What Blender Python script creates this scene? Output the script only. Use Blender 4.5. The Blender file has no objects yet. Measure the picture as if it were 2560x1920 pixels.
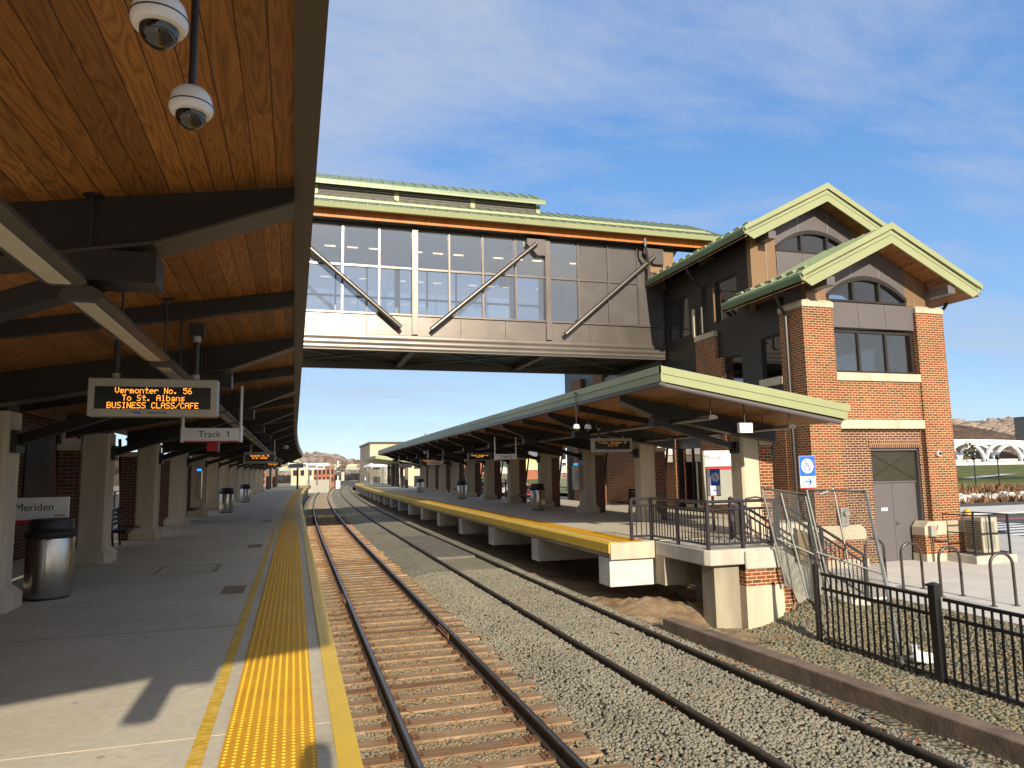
import bpy, bmesh, math, random
import numpy as np
from mathutils import Vector, Matrix
R_ = math.radians
random.seed(7)
scene = bpy.context.scene
# ---------------------------------------------------------------- camera, sky, sun, exposure
F_PX, CX, CY, EYE = 1778.0, 1280.0, 960.0, 1.6
ROLL, VPX, VPY = 0.0167, 735.0, 1185.0
def _cam_axes():
    dx, dy = VPX-CX, VPY-CY
    c, s = math.cos(ROLL), math.sin(ROLL)
    ux, uy = dx*c-dy*s, dx*s+dy*c
    th = math.atan(uy/F_PX); psi = math.atan(-ux/F_PX*math.cos(th))
    fwd = np.array([math.sin(psi)*math.cos(th), math.cos(psi)*math.cos(th), math.sin(th)])
    r0 = np.array([math.cos(psi), -math.sin(psi), 0.0]); u0 = np.cross(r0, fwd)
    return r0*c-u0*s, -r0*s-u0*c, fwd
IMX, IMY, FWD = _cam_axes()
def ray(px, py): return IMX*(px-CX)/F_PX + IMY*(py-CY)/F_PX + FWD
def at(px, py, Y):
    d = ray(px, py); t = Y/d[1]; return (d[0]*t, Y, EYE+d[2]*t)
def at_z(px, py, z):
    d = ray(px, py); t = (z-EYE)/d[2]; return (d[0]*t, d[1]*t, z)
def at_x(px, py, X):
    d = ray(px, py); t = X/d[0]; return (X, d[1]*t, EYE+d[2]*t)
cam_d = bpy.data.cameras.new('camera'); cam = bpy.data.objects.new('camera', cam_d)
scene.collection.objects.link(cam)
M3 = Matrix((IMX, -IMY, -FWD)).transposed()
cam.matrix_world = Matrix.Translation((0, 0, EYE)) @ M3.to_4x4()
cam_d.sensor_width = 36.0; cam_d.lens = 36.0*F_PX/2560.0
cam_d.clip_start = 0.05; cam_d.clip_end = 8000
scene.camera = cam

SUN_EL, SUN_AZ = R_(21.5), R_(1.8)     # sun stands behind the camera, almost along the track
world = bpy.data.worlds.new('World'); scene.world = world; world.use_nodes = True
wn, wl = world.node_tree.nodes, world.node_tree.links
for n in list(wn): wn.remove(n)
def N(t, **k):
    n = wn.new(t)
    for a, b in k.items(): setattr(n, a, b)
    return n
sky = N('ShaderNodeTexSky', sky_type='NISHITA', sun_disc=False)
sky.sun_elevation = SUN_EL; sky.sun_rotation = math.pi + SUN_AZ
sky.altitude = 50; sky.air_density = 1.0; sky.dust_density = 0.15; sky.ozone_density = 3.0
bg = N('ShaderNodeBackground'); bg.inputs['Strength'].default_value = 0.15
out = N('ShaderNodeOutputWorld')
tc = N('ShaderNodeTexCoord'); sep = N('ShaderNodeSeparateXYZ')
wl.new(tc.outputs['Generated'], sep.inputs[0])
def wmath(op, a, b=None, c=None):
    n = N('ShaderNodeMath', operation=op)
    for i, v in enumerate((a, b, c)):
        if v is None: continue
        if isinstance(v, (int, float)): n.inputs[i].default_value = v
        else: wl.new(v, n.inputs[i])
    return n.outputs[0]
zz = wmath('ADD', wmath('MAXIMUM', sep.outputs[2], 0.0), 0.18)
comb = N('ShaderNodeCombineXYZ')
wl.new(wmath('DIVIDE', sep.outputs[0], zz), comb.inputs[0]); wl.new(wmath('DIVIDE', sep.outputs[1], zz), comb.inputs[1])
def cloud_noise(scale, detail, rough, dist, loc, sx=1.0, sy=1.0, rot=0.0):
    mp = N('ShaderNodeMapping'); mp.inputs['Location'].default_value = loc
    mp.inputs['Scale'].default_value = (sx, sy, 1); mp.inputs['Rotation'].default_value = (0, 0, rot)
    wl.new(comb.outputs[0], mp.inputs[0])
    n = N('ShaderNodeTexNoise'); n.inputs['Scale'].default_value = scale; n.inputs['Detail'].default_value = detail
    n.inputs['Roughness'].default_value = rough; n.inputs['Distortion'].default_value = dist
    wl.new(mp.outputs[0], n.inputs['Vector']); return n.outputs[0]
n1 = cloud_noise(0.9, 9, 0.62, 0.5, (3.1, 1.7, 0), 0.8, 1.5, 0.5)
n2 = cloud_noise(3.2, 8, 0.65, 0.4, (0.4, 5.2, 0), 0.7, 1.6, 0.5)
# thin cirrus: thick over the track side, thinning out towards the east (+X); extra added behind the camera to whiten shade
side = wmath('SUBTRACT', wmath('SUBTRACT', 0.62, wmath('MULTIPLY', sep.outputs[0], 0.62)), wmath('MULTIPLY', wmath('MINIMUM', sep.outputs[1], 0.0), 0.25))
mixn = wmath('ADD', wmath('MULTIPLY', n1, 0.68), wmath('MULTIPLY', n2, 0.32))
mixn = wmath('ADD', wmath('MULTIPLY', wmath('SUBTRACT', mixn, 0.5), 2.3), 0.5)
cl = wmath('ADD', mixn, wmath('MULTIPLY', side, 0.5))
ramp = N('ShaderNodeValToRGB'); ramp.color_ramp.elements[0].position = 0.42; ramp.color_ramp.elements[1].position = 0.98
wl.new(cl, ramp.inputs[0])
amt = wmath('MULTIPLY', ramp.outputs[0], 0.82)
amt = wmath('MULTIPLY', amt, wmath('MINIMUM', wmath('MULTIPLY', wmath('MAXIMUM', sep.outputs[2], 0.0), 6.0), 1.0))
mix = N('ShaderNodeMixRGB'); mix.inputs[2].default_value = (2.15, 2.4, 2.95, 1)
zr = N('ShaderNodeValToRGB'); cr = zr.color_ramp
for p_, c_ in ((.12, (.88, 1.70, 3.0)), (.40, (.48, 1.25, 2.8)), (.60, (.42, 1.12, 2.65))): e_ = cr.elements.new(p_); e_.color = (*c_, 1)
cr.elements[0].color = (1.55, 2.2, 3.05, 1); cr.elements[-1].color = (1.75, 1.68, 1.62, 1)  # zenith above the view turned warm grey to warm the shade light
wl.new(sep.outputs[2], zr.inputs[0])
blend = N('ShaderNodeMixRGB'); blend.inputs[0].default_value = .72
wl.new(sky.outputs[0], blend.inputs[1]); wl.new(zr.outputs[0], blend.inputs[2])
south = N('ShaderNodeMixRGB'); south.inputs[2].default_value = (3.1, 2.85, 2.5, 1)  # bright haze added behind the camera, out of view, to lift shaded areas
wl.new(wmath('MINIMUM', wmath('MULTIPLY', wmath('MAXIMUM', wmath('MULTIPLY', sep.outputs[1], -1.0), 0.0), 1.3), 0.85), south.inputs[0])
wl.new(blend.outputs[0], south.inputs[1])
wl.new(amt, mix.inputs[0]); wl.new(south.outputs[0], mix.inputs[1])
wl.new(mix.outputs[0], bg.inputs[0]); wl.new(bg.outputs[0], out.inputs[0])

sun_d = bpy.data.lights.new('sun', 'SUN'); sun_d.energy = 4.05; sun_d.angle = R_(0.55); sun_d.color = (1.0, 0.89, 0.71)
sun = bpy.data.objects.new('sun', sun_d); scene.collection.objects.link(sun)
sd = Vector((math.sin(SUN_AZ)*math.cos(SUN_EL), math.cos(SUN_AZ)*math.cos(SUN_EL), -math.sin(SUN_EL)))
sun.rotation_euler = sd.to_track_quat('-Z', 'Y').to_euler()
vs = scene.view_settings
vs.view_transform = 'Standard'; vs.look = 'None'; vs.gamma = 1.0; vs.exposure = 0.75; vs.use_curve_mapping = False
scene.cycles.max_bounces = 8; scene.cycles.diffuse_bounces = 4; scene.cycles.transparent_max_bounces = 24
try:
    scene.cycles.use_denoising = True
    scene.cycles.sample_clamp_indirect = 6.0
except Exception: pass

# ---------------------------------------------------------------- materials
class G:
    """tiny node-graph helper"""
    def __init__(s, name):
        s.m = bpy.data.materials.new(name); s.m.use_nodes = True
        s.n, s.l = s.m.node_tree.nodes, s.m.node_tree.links
        s.bsdf = s.n.get('Principled BSDF'); s.out = s.n.get('Material Output')
        s._obj = None
    def node(s, t, **k):
        n = s.n.new(t)
        for a, b in k.items(): setattr(n, a, b)
        return n
    def put(s, sock, v):
        if hasattr(v, 'is_output') or isinstance(v, bpy.types.NodeSocket): s.l.new(v, sock)
        elif isinstance(v, (tuple, list)) and len(v) == 3 and sock.type == 'RGBA': sock.default_value = (*v, 1)
        else: sock.default_value = v
    def obj(s):
        if s._obj is None: s._obj = s.node('ShaderNodeTexCoord').outputs['Object']
        return s._obj
    def math(s, op, a, b=0.0, c=0.0):
        n = s.node('ShaderNodeMath', operation=op)
        for i, v in enumerate((a, b, c)): s.put(n.inputs[i], v)
        return n.outputs[0]
    def xyz(s, v=None):
        n = s.node('ShaderNodeSeparateXYZ'); s.l.new(v or s.obj(), n.inputs[0]); return n.outputs
    def comb(s, x=0.0, y=0.0, z=0.0):
        n = s.node('ShaderNodeCombineXYZ')
        for i, v in enumerate((x, y, z)): s.put(n.inputs[i], v)
        return n.outputs[0]
    def scale(s, vec, sc):
        n = s.node('ShaderNodeMapping'); s.l.new(vec, n.inputs[0]); n.inputs['Scale'].default_value = sc; return n.outputs[0]
    def noise(s, scale, detail=4, rough=.55, dist=0.0, vec=None, col=False):
        n = s.node('ShaderNodeTexNoise'); s.l.new(vec or s.obj(), n.inputs['Vector'])
        n.inputs['Scale'].default_value = scale; n.inputs['Detail'].default_value = detail
        n.inputs['Roughness'].default_value = rough; n.inputs['Distortion'].default_value = dist
        return n.outputs[1 if col else 0]
    def vor(s, scale, feature='F1', vec=None, out=0, rnd=1.0):
        n = s.node('ShaderNodeTexVoronoi', feature=feature); s.l.new(vec or s.obj(), n.inputs['Vector'])
        n.inputs['Scale'].default_value = scale; n.inputs['Randomness'].default_value = rnd; return n.outputs[out]
    def ramp(s, fac, stops, interp='LINEAR'):
        n = s.node('ShaderNodeValToRGB'); cr = n.color_ramp; cr.interpolation = interp
        while len(cr.elements) < len(stops): cr.elements.new(0.5)
        for e, (p, c) in zip(cr.elements, stops):
            e.position = p; e.color = (*c, 1) if len(c) == 3 else c
        s.l.new(fac, n.inputs[0]); return n.outputs[0]
    def mix(s, fac, a, b, mode='MIX'):
        n = s.node('ShaderNodeMixRGB', blend_type=mode); s.put(n.inputs[0], fac); s.put(n.inputs[1], a); s.put(n.inputs[2], b); return n.outputs[0]
    def bump(s, h, strength=.3, dist=.02):
        n = s.node('ShaderNodeBump'); n.inputs['Strength'].default_value = strength; n.inputs['Distance'].default_value = dist
        s.l.new(h, n.inputs['Height']); s.l.new(n.outputs[0], s.bsdf.inputs['Normal']); return n
    def set(s, **k):
        names = dict(color='Base Color', rough='Roughness', metal='Metallic', spec='Specular IOR Level', emit='Emission Color', estr='Emission Strength', alpha='Alpha', coat='Coat Weight')
        for a, b in k.items(): s.put(s.bsdf.inputs[names[a]], b)
        return s
def grey(v): return (v, v, v)
def simple(name, color, rough=.6, metal=0.0, var=.12, vs=3.0, bump=0.0, bs=40.0, spec=.5, streak=False, rvar=0.0):
    g = G(name)
    if var > 0:
        vec = g.scale(g.obj(), (1, 1, .15)) if streak else g.obj()
        f = g.noise(vs, 6, .6, .2, vec)
        lo = tuple(max(0, c*(1-var*1.6)) for c in color); hi = tuple(min(1, c*(1+var*1.4)) for c in color)
        g.set(color=g.ramp(f, [(.3, lo), (.7, hi)]))
    else: g.set(color=color)
    g.set(rough=rough, metal=metal, spec=spec)
    if rvar: g.set(rough=g.math('ADD', rough-rvar*.5, g.math('MULTIPLY', g.noise(vs*2.3, 5), rvar)))
    if bump: g.bump(g.noise(bs, 5, .6), bump, .01)
    return g.m
def emit(name, color, strength):
    g = G(name); g.set(color=(0, 0, 0), emit=color, estr=strength, rough=.5); return g.m

def brick(name, cols, mortar, bw=.2135, rh=.0712, mw=.0135, bumps=.5):
    g = G(name); o = g.xyz(); gn = g.node('ShaderNodeNewGeometry')
    nx = g.math('ABSOLUTE', g.xyz(gn.outputs['True Normal'])[0])
    sel = g.math('GREATER_THAN', nx, .6)
    u = g.math('ADD', g.math('MULTIPLY', o[1], sel), g.math('MULTIPLY', o[0], g.math('SUBTRACT', 1.0, sel)))
    v = g.math('DIVIDE', o[2], rh); row = g.math('FLOOR', v); fv = g.math('SUBTRACT', v, row)
    odd = g.math('MULTIPLY', g.math('MODULO', g.math('ABSOLUTE', row), 2.0), .5)
    uu = g.math('ADD', g.math('DIVIDE', u, bw), odd); cell = g.math('FLOOR', uu); fu = g.math('SUBTRACT', uu, cell)
    wnz = g.node('ShaderNodeTexWhiteNoise', noise_dimensions='3D'); g.l.new(g.comb(cell, row, sel), wnz.inputs[0])
    c = g.ramp(wnz.outputs[0], [(i/len(cols), cc) for i, cc in enumerate(cols)], 'CONSTANT')
    c = g.mix(.55, c, g.ramp(g.noise(38, 4), [(.3, grey(.6)), (.7, grey(1.25))]), 'MULTIPLY')
    wob = g.math('MULTIPLY', g.math('SUBTRACT', g.noise(30, 2), .5), .06)
    eu = g.math('MINIMUM', fu, g.math('SUBTRACT', 1.0, fu)); ev = g.math('MINIMUM', fv, g.math('SUBTRACT', 1.0, fv))
    du = g.math('MULTIPLY', eu, bw); dv = g.math('MULTIPLY', g.math('ADD', ev, wob), rh)
    d = g.math('MINIMUM', du, dv); m = g.math('LESS_THAN', d, mw*.5)
    mc = g.ramp(g.noise(20, 4), [(.3, tuple(x*.85 for x in mortar)), (.7, tuple(x*1.1 for x in mortar))])
    col = g.mix(m, c, mc)
    col = g.mix(.5, col, g.ramp(g.noise(.9, 5), [(.3, grey(.66)), (.7, grey(1.12))]), 'MULTIPLY')
    g.set(color=col, rough=.82, spec=.3)
    h = g.math('ADD', g.math('MULTIPLY', g.math('MINIMUM', g.math('DIVIDE', d, mw), 1.0), .8), g.math('MULTIPLY', g.noise(60, 3), .25))
    g.bump(h, bumps, .006); return g.m

def planks(name, dark, light, axis=1, w=.14, length=4.2, rough=.5):
    """tongue and groove boards running along Y (axis 1) or X (axis 0), flat sawn grain"""
    g = G(name); o = g.xyz(); a, b = (o[0], o[1]) if axis == 1 else (o[1], o[0])
    uu = g.math('DIVIDE', a, w); bi = g.math('FLOOR', uu); fu = g.math('SUBTRACT', uu, bi)
    w1 = g.node('ShaderNodeTexWhiteNoise', noise_dimensions='1D'); g.l.new(bi, w1.inputs['W'])
    bb = g.math('ADD', b, g.math('MULTIPLY', w1.outputs[0], 37.0)); seg = g.math('FLOOR', g.math('DIVIDE', bb, length))
    w2 = g.node('ShaderNodeTexWhiteNoise', noise_dimensions='2D'); g.l.new(g.comb(bi, seg), w2.inputs[0])
    r = w2.outputs[0]
    vec = g.comb(g.math('ADD', g.math('MULTIPLY', a, 7.0), g.math('MULTIPLY', r, 91.0)), g.math('MULTIPLY', bb, .62), g.math('MULTIPLY', r, 13.0))
    n = g.noise(1.0, 3, .45, .35, vec)
    rings = g.math('FRACT', g.math('MULTIPLY', n, 17.0))
    tri = g.math('ABSOLUTE', g.math('SUBTRACT', g.math('MULTIPLY', rings, 2.0), 1.0))
    fib = g.noise(1.0, 3, .6, 0, g.comb(g.math('MULTIPLY', a, 160.0), g.math('MULTIPLY', b, 5.0), 0.0))
    f = g.math('ADD', g.math('MULTIPLY', tri, .75), g.math('MULTIPLY', fib, .3))
    c = g.ramp(f, [(.15, light), (.62, tuple(x*.45+y*.55 for x, y in zip(dark, light))), (.95, dark)])
    c = g.mix(1.0, c, g.ramp(r, [(0, grey(.74)), (1, grey(1.2))]), 'MULTIPLY')
    kn = g.vor(1.0, vec=g.comb(g.math('MULTIPLY', a, 3.4), g.math('MULTIPLY', b, 1.15), 0.0))
    c = g.mix(g.math('LESS_THAN', kn, .045), c, tuple(x*.3 for x in dark))
    e = g.math('MINIMUM', fu, g.math('SUBTRACT', 1.0, fu)); gap = g.math('LESS_THAN', e, .022)
    c = g.mix(gap, c, tuple(x*.25 for x in dark))
    g.set(color=c, rough=rough, spec=.35)
    g.bump(g.math('ADD', g.math('MULTIPLY', g.math('MINIMUM', g.math('MULTIPLY', e, 14.0), 1.0), 1.0), g.math('MULTIPLY', tri, .05)), .35, .006)
    return g.m

def glass(name, tint=(.86, .93, .95), refl=.16, rough=.02):
    g = G(name); g.n.remove(g.bsdf)
    t = g.node('ShaderNodeBsdfTransparent'); t.inputs[0].default_value = (*tint, 1)
    gl = g.node('ShaderNodeBsdfGlossy'); gl.inputs['Roughness'].default_value = rough; gl.inputs[0].default_value = (1, 1, 1, 1)
    lw = g.node('ShaderNodeLayerWeight'); lw.inputs['Blend'].default_value = .35
    f = g.math('ADD', refl, g.math('MULTIPLY', lw.outputs['Fresnel'], .75))
    mx = g.node('ShaderNodeMixShader'); g.l.new(f, mx.inputs[0]); g.l.new(t.outputs[0], mx.inputs[1]); g.l.new(gl.outputs[0], mx.inputs[2])
    g.l.new(mx.outputs[0], g.out.inputs[0]); return g.m

MT = {}
BR = [(0.2475, 0.0638, 0.0204), (0.2251, 0.0544, 0.0192), (0.2776, 0.0834, 0.0287), (0.2026, 0.0478, 0.0179), (0.2551, 0.0689, 0.0244), (0.1126, 0.0594, 0.0244), (0.2475, 0.0608, 0.0192), (0.1425, 0.071, 0.0287), (0.2327, 0.058, 0.0192)]
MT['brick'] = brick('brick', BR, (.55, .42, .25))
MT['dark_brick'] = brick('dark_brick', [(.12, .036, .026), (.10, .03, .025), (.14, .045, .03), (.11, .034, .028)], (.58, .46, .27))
MT['shade_brick'] = brick('shade_brick', [(.13, .04, .028), (.10, .032, .025), (.16, .05, .032), (.09, .04, .03)], (.26, .2, .15))  # dark brown wall brick; also a darkened copy for shaded column backs
MT['far_brick'] = brick('far_brick', [(.33, .085, .05), (.28, .07, .045), (.36, .11, .06)], (.4, .28, .2), bw=.5, rh=.2, mw=.03, bumps=.1)
MT['soffit_wood'] = planks('soffit_wood', (.17, .066, .015), (.345, .150, .038), w=.122)
MT['gable_wood'] = planks('gable_wood', (.20, .075, .022), (.40, .17, .055), w=.11)
MT['eave_wood'] = planks('eave_wood', (.44, .135, .02), (.58, .2, .035), axis=0, w=.12)
MT['buff'] = simple('buff_precast', (0.522, 0.441, 0.324), .85, var=.12, vs=2.2, bump=.15, bs=120, streak=True)
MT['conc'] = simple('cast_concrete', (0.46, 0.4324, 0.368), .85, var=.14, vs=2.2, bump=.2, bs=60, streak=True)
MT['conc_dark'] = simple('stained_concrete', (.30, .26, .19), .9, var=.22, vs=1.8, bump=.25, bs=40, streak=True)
MT['white_conc'] = simple('pale_concrete', (0.6072, 0.5796, 0.5244), .85, var=.08, vs=2.5, bump=.15, bs=70)
MT['green'] = simple('light_green_metal', (0.2988, 0.3196, 0.1701), .42, var=.04, vs=.8, rvar=.12)
MT['green_roof'] = simple('green_roof_metal', (0.17, 0.2253, 0.136), .45, metal=.15, var=.08, vs=.9, rvar=.15)
MT['bronze'] = simple('bronze_panel', (0.0892, 0.0782, 0.0765), .38, metal=.35, var=.06, vs=.7, rvar=.18)
MT['tan_panel'] = simple('tan_bronze_panel', (0.2635, 0.1615, 0.0892), .4, metal=.35, var=.05, vs=.8, rvar=.15)
MT['dark_panel'] = simple('dark_bronze_panel', (.036, .031, .028), .4, metal=.3, var=.08, vs=.8, rvar=.15)
MT['bridge_metal'] = simple('champagne_metal', (0.16, 0.1376, 0.1216), .30, metal=.72, var=.05, vs=.5, rvar=.12)
MT['plum_panel'] = simple('plum_grey_panel', (0.1419, 0.1247, 0.1273), .42, metal=.25, var=.04, vs=.8, rvar=.1)
MT['steel_dark'] = simple('dark_steel', (.026, .024, .022), .45, metal=.2, var=.1, vs=3)
MT['steel_flange'] = simple('brown_painted_steel', (.075, .066, .055), .42, metal=.3, var=.12, vs=2.5)
MT['trim'] = simple('bronze_trim', (.10, .087, .072), .4, metal=.4, var=.06, vs=1.5)
MT['rail_paint'] = simple('purple_brown_paint', (.034, .026, .034), .35, metal=.1, var=.06)
MT['black_paint'] = simple('black_gloss_paint', (.012, .011, .012), .32, var=.1, vs=8, spec=.6)
MT['black'] = simple('black_plastic', (.018, .017, .017), .5, var=.1)
MT['wire'] = simple('dull_wire', (.24, .25, .235), .5, metal=.6, var=.1, vs=12)
MT['galv'] = simple('galvanised_steel', (.42, .43, .41), .45, metal=.7, var=.12, vs=12)
MT['stainless'] = simple('brushed_stainless', (.50, .49, .47), .22, metal=1.0, var=.05, vs=5, rvar=.1)
MT['white'] = simple('white_paint', (.78, .78, .78), .5, var=.03)
MT['white_gloss'] = simple('white_enamel', (0.72, 0.711, 0.72), .25, var=.02)
MT['grey_housing'] = simple('grey_housing', (.30, .295, .255), .45, var=.04)
MT['diffuser'] = simple('milky_diffuser', (.42, .39, .33), .45, var=.05, vs=2)
MT['screen'] = simple('screen_black', (.010, .010, .009), .25, var=0)
MT['red'] = simple('sign_red', (.55, .02, .03), .5, var=.03)
MT['blue'] = simple('sign_blue', (.015, .13, .60), .45, var=.02)
MT['ink'] = simple('sign_ink', (.02, .02, .022), .5, var=0)
MT['amber'] = emit('amber_led', (1.0, .33, .03), 1.5)
MT['dim_amber'] = emit('dim_amber_led', (1.0, .38, .05), .25)
MT['blue_lamp'] = emit('blue_lamp', (.02, .2, 1.0), 1.6)
MT['warm_lamp'] = emit('warm_lamp', (1.0, .72, .42), 1.6)
MT['yellow_edge'] = simple('yellow_edge_plate', (0.6688, 0.44, 0.0308), .5, var=.06, vs=2, bump=.3, bs=160)
MT['hydrant_red'] = simple('red_enamel', (.5, .03, .025), .4, var=.03)
MT['hydrant_yellow'] = simple('yellow_enamel', (.75, .42, .02), .4, var=.03)
MT['dome_glass'] = simple('smoked_dome', (.010, .010, .011), .05, var=0, spec=.9)
MT['glass'] = glass('clear_glass', (.93, .96, .97), .25)
MT['win_glass'] = glass('window_glass', (.5, .55, .56), .14)
MT['interior'] = simple('interior_wall', (.30, .29, .27), .8, var=.06, vs=1)
MT['ceiling'] = simple('interior_ceiling', (.80, .78, .75), .8, var=.04, vs=1)
MT['rust'] = simple('rusty_iron', (.16, .075, .035), .85, var=.3, vs=9, bump=.3, bs=50)
MT['rail_side'] = simple('rail_side', (.055, .040, .030), .7, metal=.2, var=.3, vs=6)
MT['rail_top'] = simple('rail_top', (.20, .195, .20), .38, metal=1.0, var=.08, vs=3)
MT['dull_rail_top'] = simple('dull_rail_top', (.07, .055, .04), .6, metal=.5, var=.15, vs=4)
MT['panel_asphalt'] = simple('worn_asphalt', (.15, .132, .112), .9, var=.25, vs=2.5, bump=.3, bs=60)
MT['asphalt'] = simple('asphalt', (.075, .070, .066), .9, var=.2, vs=2, bump=.3, bs=80)
MT['cardboard'] = simple('plywood_board', (.28, .19, .09), .8, var=.12, vs=4)
MT['leaf'] = simple('dry_leaf', (.36, .135, .04), .8, var=.4, vs=3)
MT['yellow_rag'] = simple('yellow_plastic', (.75, .6, .03), .6, var=.1)
MT['beige_wall'] = simple('beige_stucco', (.58, .46, .32), .9, var=.06, vs=.4)
MT['white_wall'] = simple('white_cladding', (.78, .78, .76), .8, var=.03, vs=.4)
MT['yellow_wall'] = simple('yellow_cladding', (.72, .46, .12), .8, var=.04, vs=.4)
MT['green_wall'] = simple('lime_cladding', (.5, .58, .3), .8, var=.04, vs=.4)
MT['grey_wall'] = simple('grey_concrete_facade', (.17, .17, .16), .85, var=.1, vs=.3)
MT['dark_window'] = simple('dark_window', (.02, .025, .03), .15, var=.1)
MT['pole_wood'] = simple('pole_wood', (.34, .24, .16), .9, var=.15, vs=1)
MT['bark'] = simple('winter_twig', (.16, .105, .075), .9, var=.25, vs=.5)
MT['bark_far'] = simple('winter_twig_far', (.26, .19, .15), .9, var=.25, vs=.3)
MT['evergreen'] = simple('evergreen', (.035, .055, .022), .9, var=.35, vs=.6)
MT['overpass_green'] = simple('overpass_steel', (.30, .36, .27), .7, var=.08, vs=.3)

# concrete deck with broom finish and mottling
g = G('deck_concrete')
c = g.ramp(g.noise(.7, 6, .6), [(.3, (.48, .435, .335)), (.7, (.60, .55, .43))])
c = g.mix(.6, c, g.ramp(g.noise(14, 5), [(.35, grey(.86)), (.65, grey(1.08))]), 'MULTIPLY')
brv = g.noise(1.0, 3, .6, 0, g.scale(g.obj(), (1.5, 130, 1)))
c = g.mix(.35, c, g.ramp(brv, [(.35, grey(.85)), (.65, grey(1.12))]), 'MULTIPLY')
st = g.noise(1.6, 5, .7, .6); c = g.mix(g.ramp(st, [(.58, grey(0)), (.74, grey(.55))]), c, (.29, .26, .205))
sp = g.vor(2.3); c = g.mix(g.ramp(sp, [(.0, grey(.6)), (.055, grey(.5)), (.075, grey(0))]), c, (.17, .15, .13))
g.set(color=c, rough=.8, spec=.3); g.bump(g.math('ADD', brv, g.math('MULTIPLY', g.noise(150, 3), .5)), .15, .004); MT['deck'] = g.m
# pavement slabs
g = G('pavement_concrete')
c = g.ramp(g.noise(.8, 6, .6), [(.3, (.55, .52, .475)), (.7, (.65, .625, .58))])
c = g.mix(.6, c, g.ramp(g.noise(30, 4), [(.35, grey(.9)), (.65, grey(1.06))]), 'MULTIPLY')
o = g.xyz()
def joint(g, v, per, off):
    f = g.math('FRACT', g.math('ADD', g.math('DIVIDE', v, per), off)); return g.math('LESS_THAN', g.math('MULTIPLY', f, per), .02)
j = g.math('MAXIMUM', joint(g, o[0], 1.9, .13), joint(g, o[1], 1.75, .2))
c = g.mix(j, c, (.33, .31, .27)); g.set(color=c, rough=.85, spec=.3); MT['pave'] = g.m
# tactile yellow
g = G('tactile_yellow')
c = g.ramp(g.noise(2.2, 6, .6), [(.3, (.58, .285, .012)), (.7, (.70, .37, .02))])
c = g.mix(g.ramp(g.noise(6, 6, .7, .8), [(.66, grey(0)), (.8, grey(.45))]), c, (.45, .33, .15))
g.set(color=c, rough=.6, spec=.35); MT['tactile'] = g.m
MT['tactile_dome'] = simple('tactile_dome_yellow', (.86, .52, .035), .5, var=.08, vs=4)
g = G('painted_yellow')
c = g.ramp(g.noise(9, 5, .6, .5, g.scale(g.obj(), (1, .6, 1))), [(.35, (.62, .38, .03)), (.65, (.78, .53, .12))])
g.set(color=c, rough=.42, spec=.5); g.bump(g.noise(14, 3, .5, .4, g.scale(g.obj(), (1, 1.4, 1))), .35, .02); MT['line_paint'] = g.m
# ballast
def ballast(name, cols, sc, bstr, leafy=0.0):
    g = G(name); vec = g.obj()
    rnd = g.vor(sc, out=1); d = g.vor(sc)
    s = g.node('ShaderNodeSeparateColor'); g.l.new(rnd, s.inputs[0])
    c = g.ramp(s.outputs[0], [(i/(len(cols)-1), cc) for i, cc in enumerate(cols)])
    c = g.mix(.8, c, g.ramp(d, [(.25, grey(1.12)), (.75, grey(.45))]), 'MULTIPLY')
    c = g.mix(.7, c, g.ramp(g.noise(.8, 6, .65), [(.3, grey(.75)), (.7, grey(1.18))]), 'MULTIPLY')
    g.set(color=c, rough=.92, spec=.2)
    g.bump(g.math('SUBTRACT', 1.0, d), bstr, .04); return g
GREY_STONE = [(.24, .225, .17), (.31, .285, .215), (.27, .255, .20), (.34, .31, .235), (.29, .25, .18), (.26, .245, .195)]
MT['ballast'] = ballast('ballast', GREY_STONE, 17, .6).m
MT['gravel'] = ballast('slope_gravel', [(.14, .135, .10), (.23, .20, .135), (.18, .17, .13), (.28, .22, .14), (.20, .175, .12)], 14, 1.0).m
g = G('loose_stone')
gi = g.node('ShaderNodeNewGeometry')
c = g.ramp(gi.outputs['Random Per Island'], [(0, (.19, .178, .135)), (.25, (.26, .24, .185)), (.5, (.22, .21, .168)), (.7, (.29, .262, .2)), (.86, (.24, .20, .14)), (1, (.21, .20, .165))])
c = g.mix(.5, c, g.ramp(g.noise(60, 3), [(.3, grey(.75)), (.7, grey(1.2))]), 'MULTIPLY')
c = g.mix(.75, c, g.ramp(g.noise(.7, 6, .65), [(.3, grey(.72)), (.7, grey(1.15))]), 'MULTIPLY')
tr_ = g.math('SUBTRACT', 1.0, g.math('MINIMUM', g.math('DIVIDE', g.math('ABSOLUTE', g.math('SUBTRACT', g.xyz()[0], 1.97)), g.math('ADD', 1.15, g.math('MULTIPLY', g.noise(1.1, 4), .7))), 1.0))
c = g.mix(g.math('MINIMUM', g.math('MULTIPLY', tr_, 2.2), .8), c, g.mix(1.0, c, (1.0, .80, .58), 'MULTIPLY'))
g.set(color=c, rough=.9, spec=.2); MT['stone'] = g.m
g = G('slope_stone')
gi = g.node('ShaderNodeNewGeometry')
c = g.ramp(gi.outputs['Random Per Island'], [(0, (.10, .10, .075)), (.3, (.21, .195, .135)), (.55, (.165, .165, .125)), (.78, (.245, .205, .13)), (.95, (.27, .17, .075)), (1, (.20, .19, .15))])
c = g.mix(.5, c, g.ramp(g.noise(60, 3), [(.3, grey(.75)), (.7, grey(1.2))]), 'MULTIPLY')
g.set(color=c, rough=.9, spec=.25); MT['slope_stone'] = g.m
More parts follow.
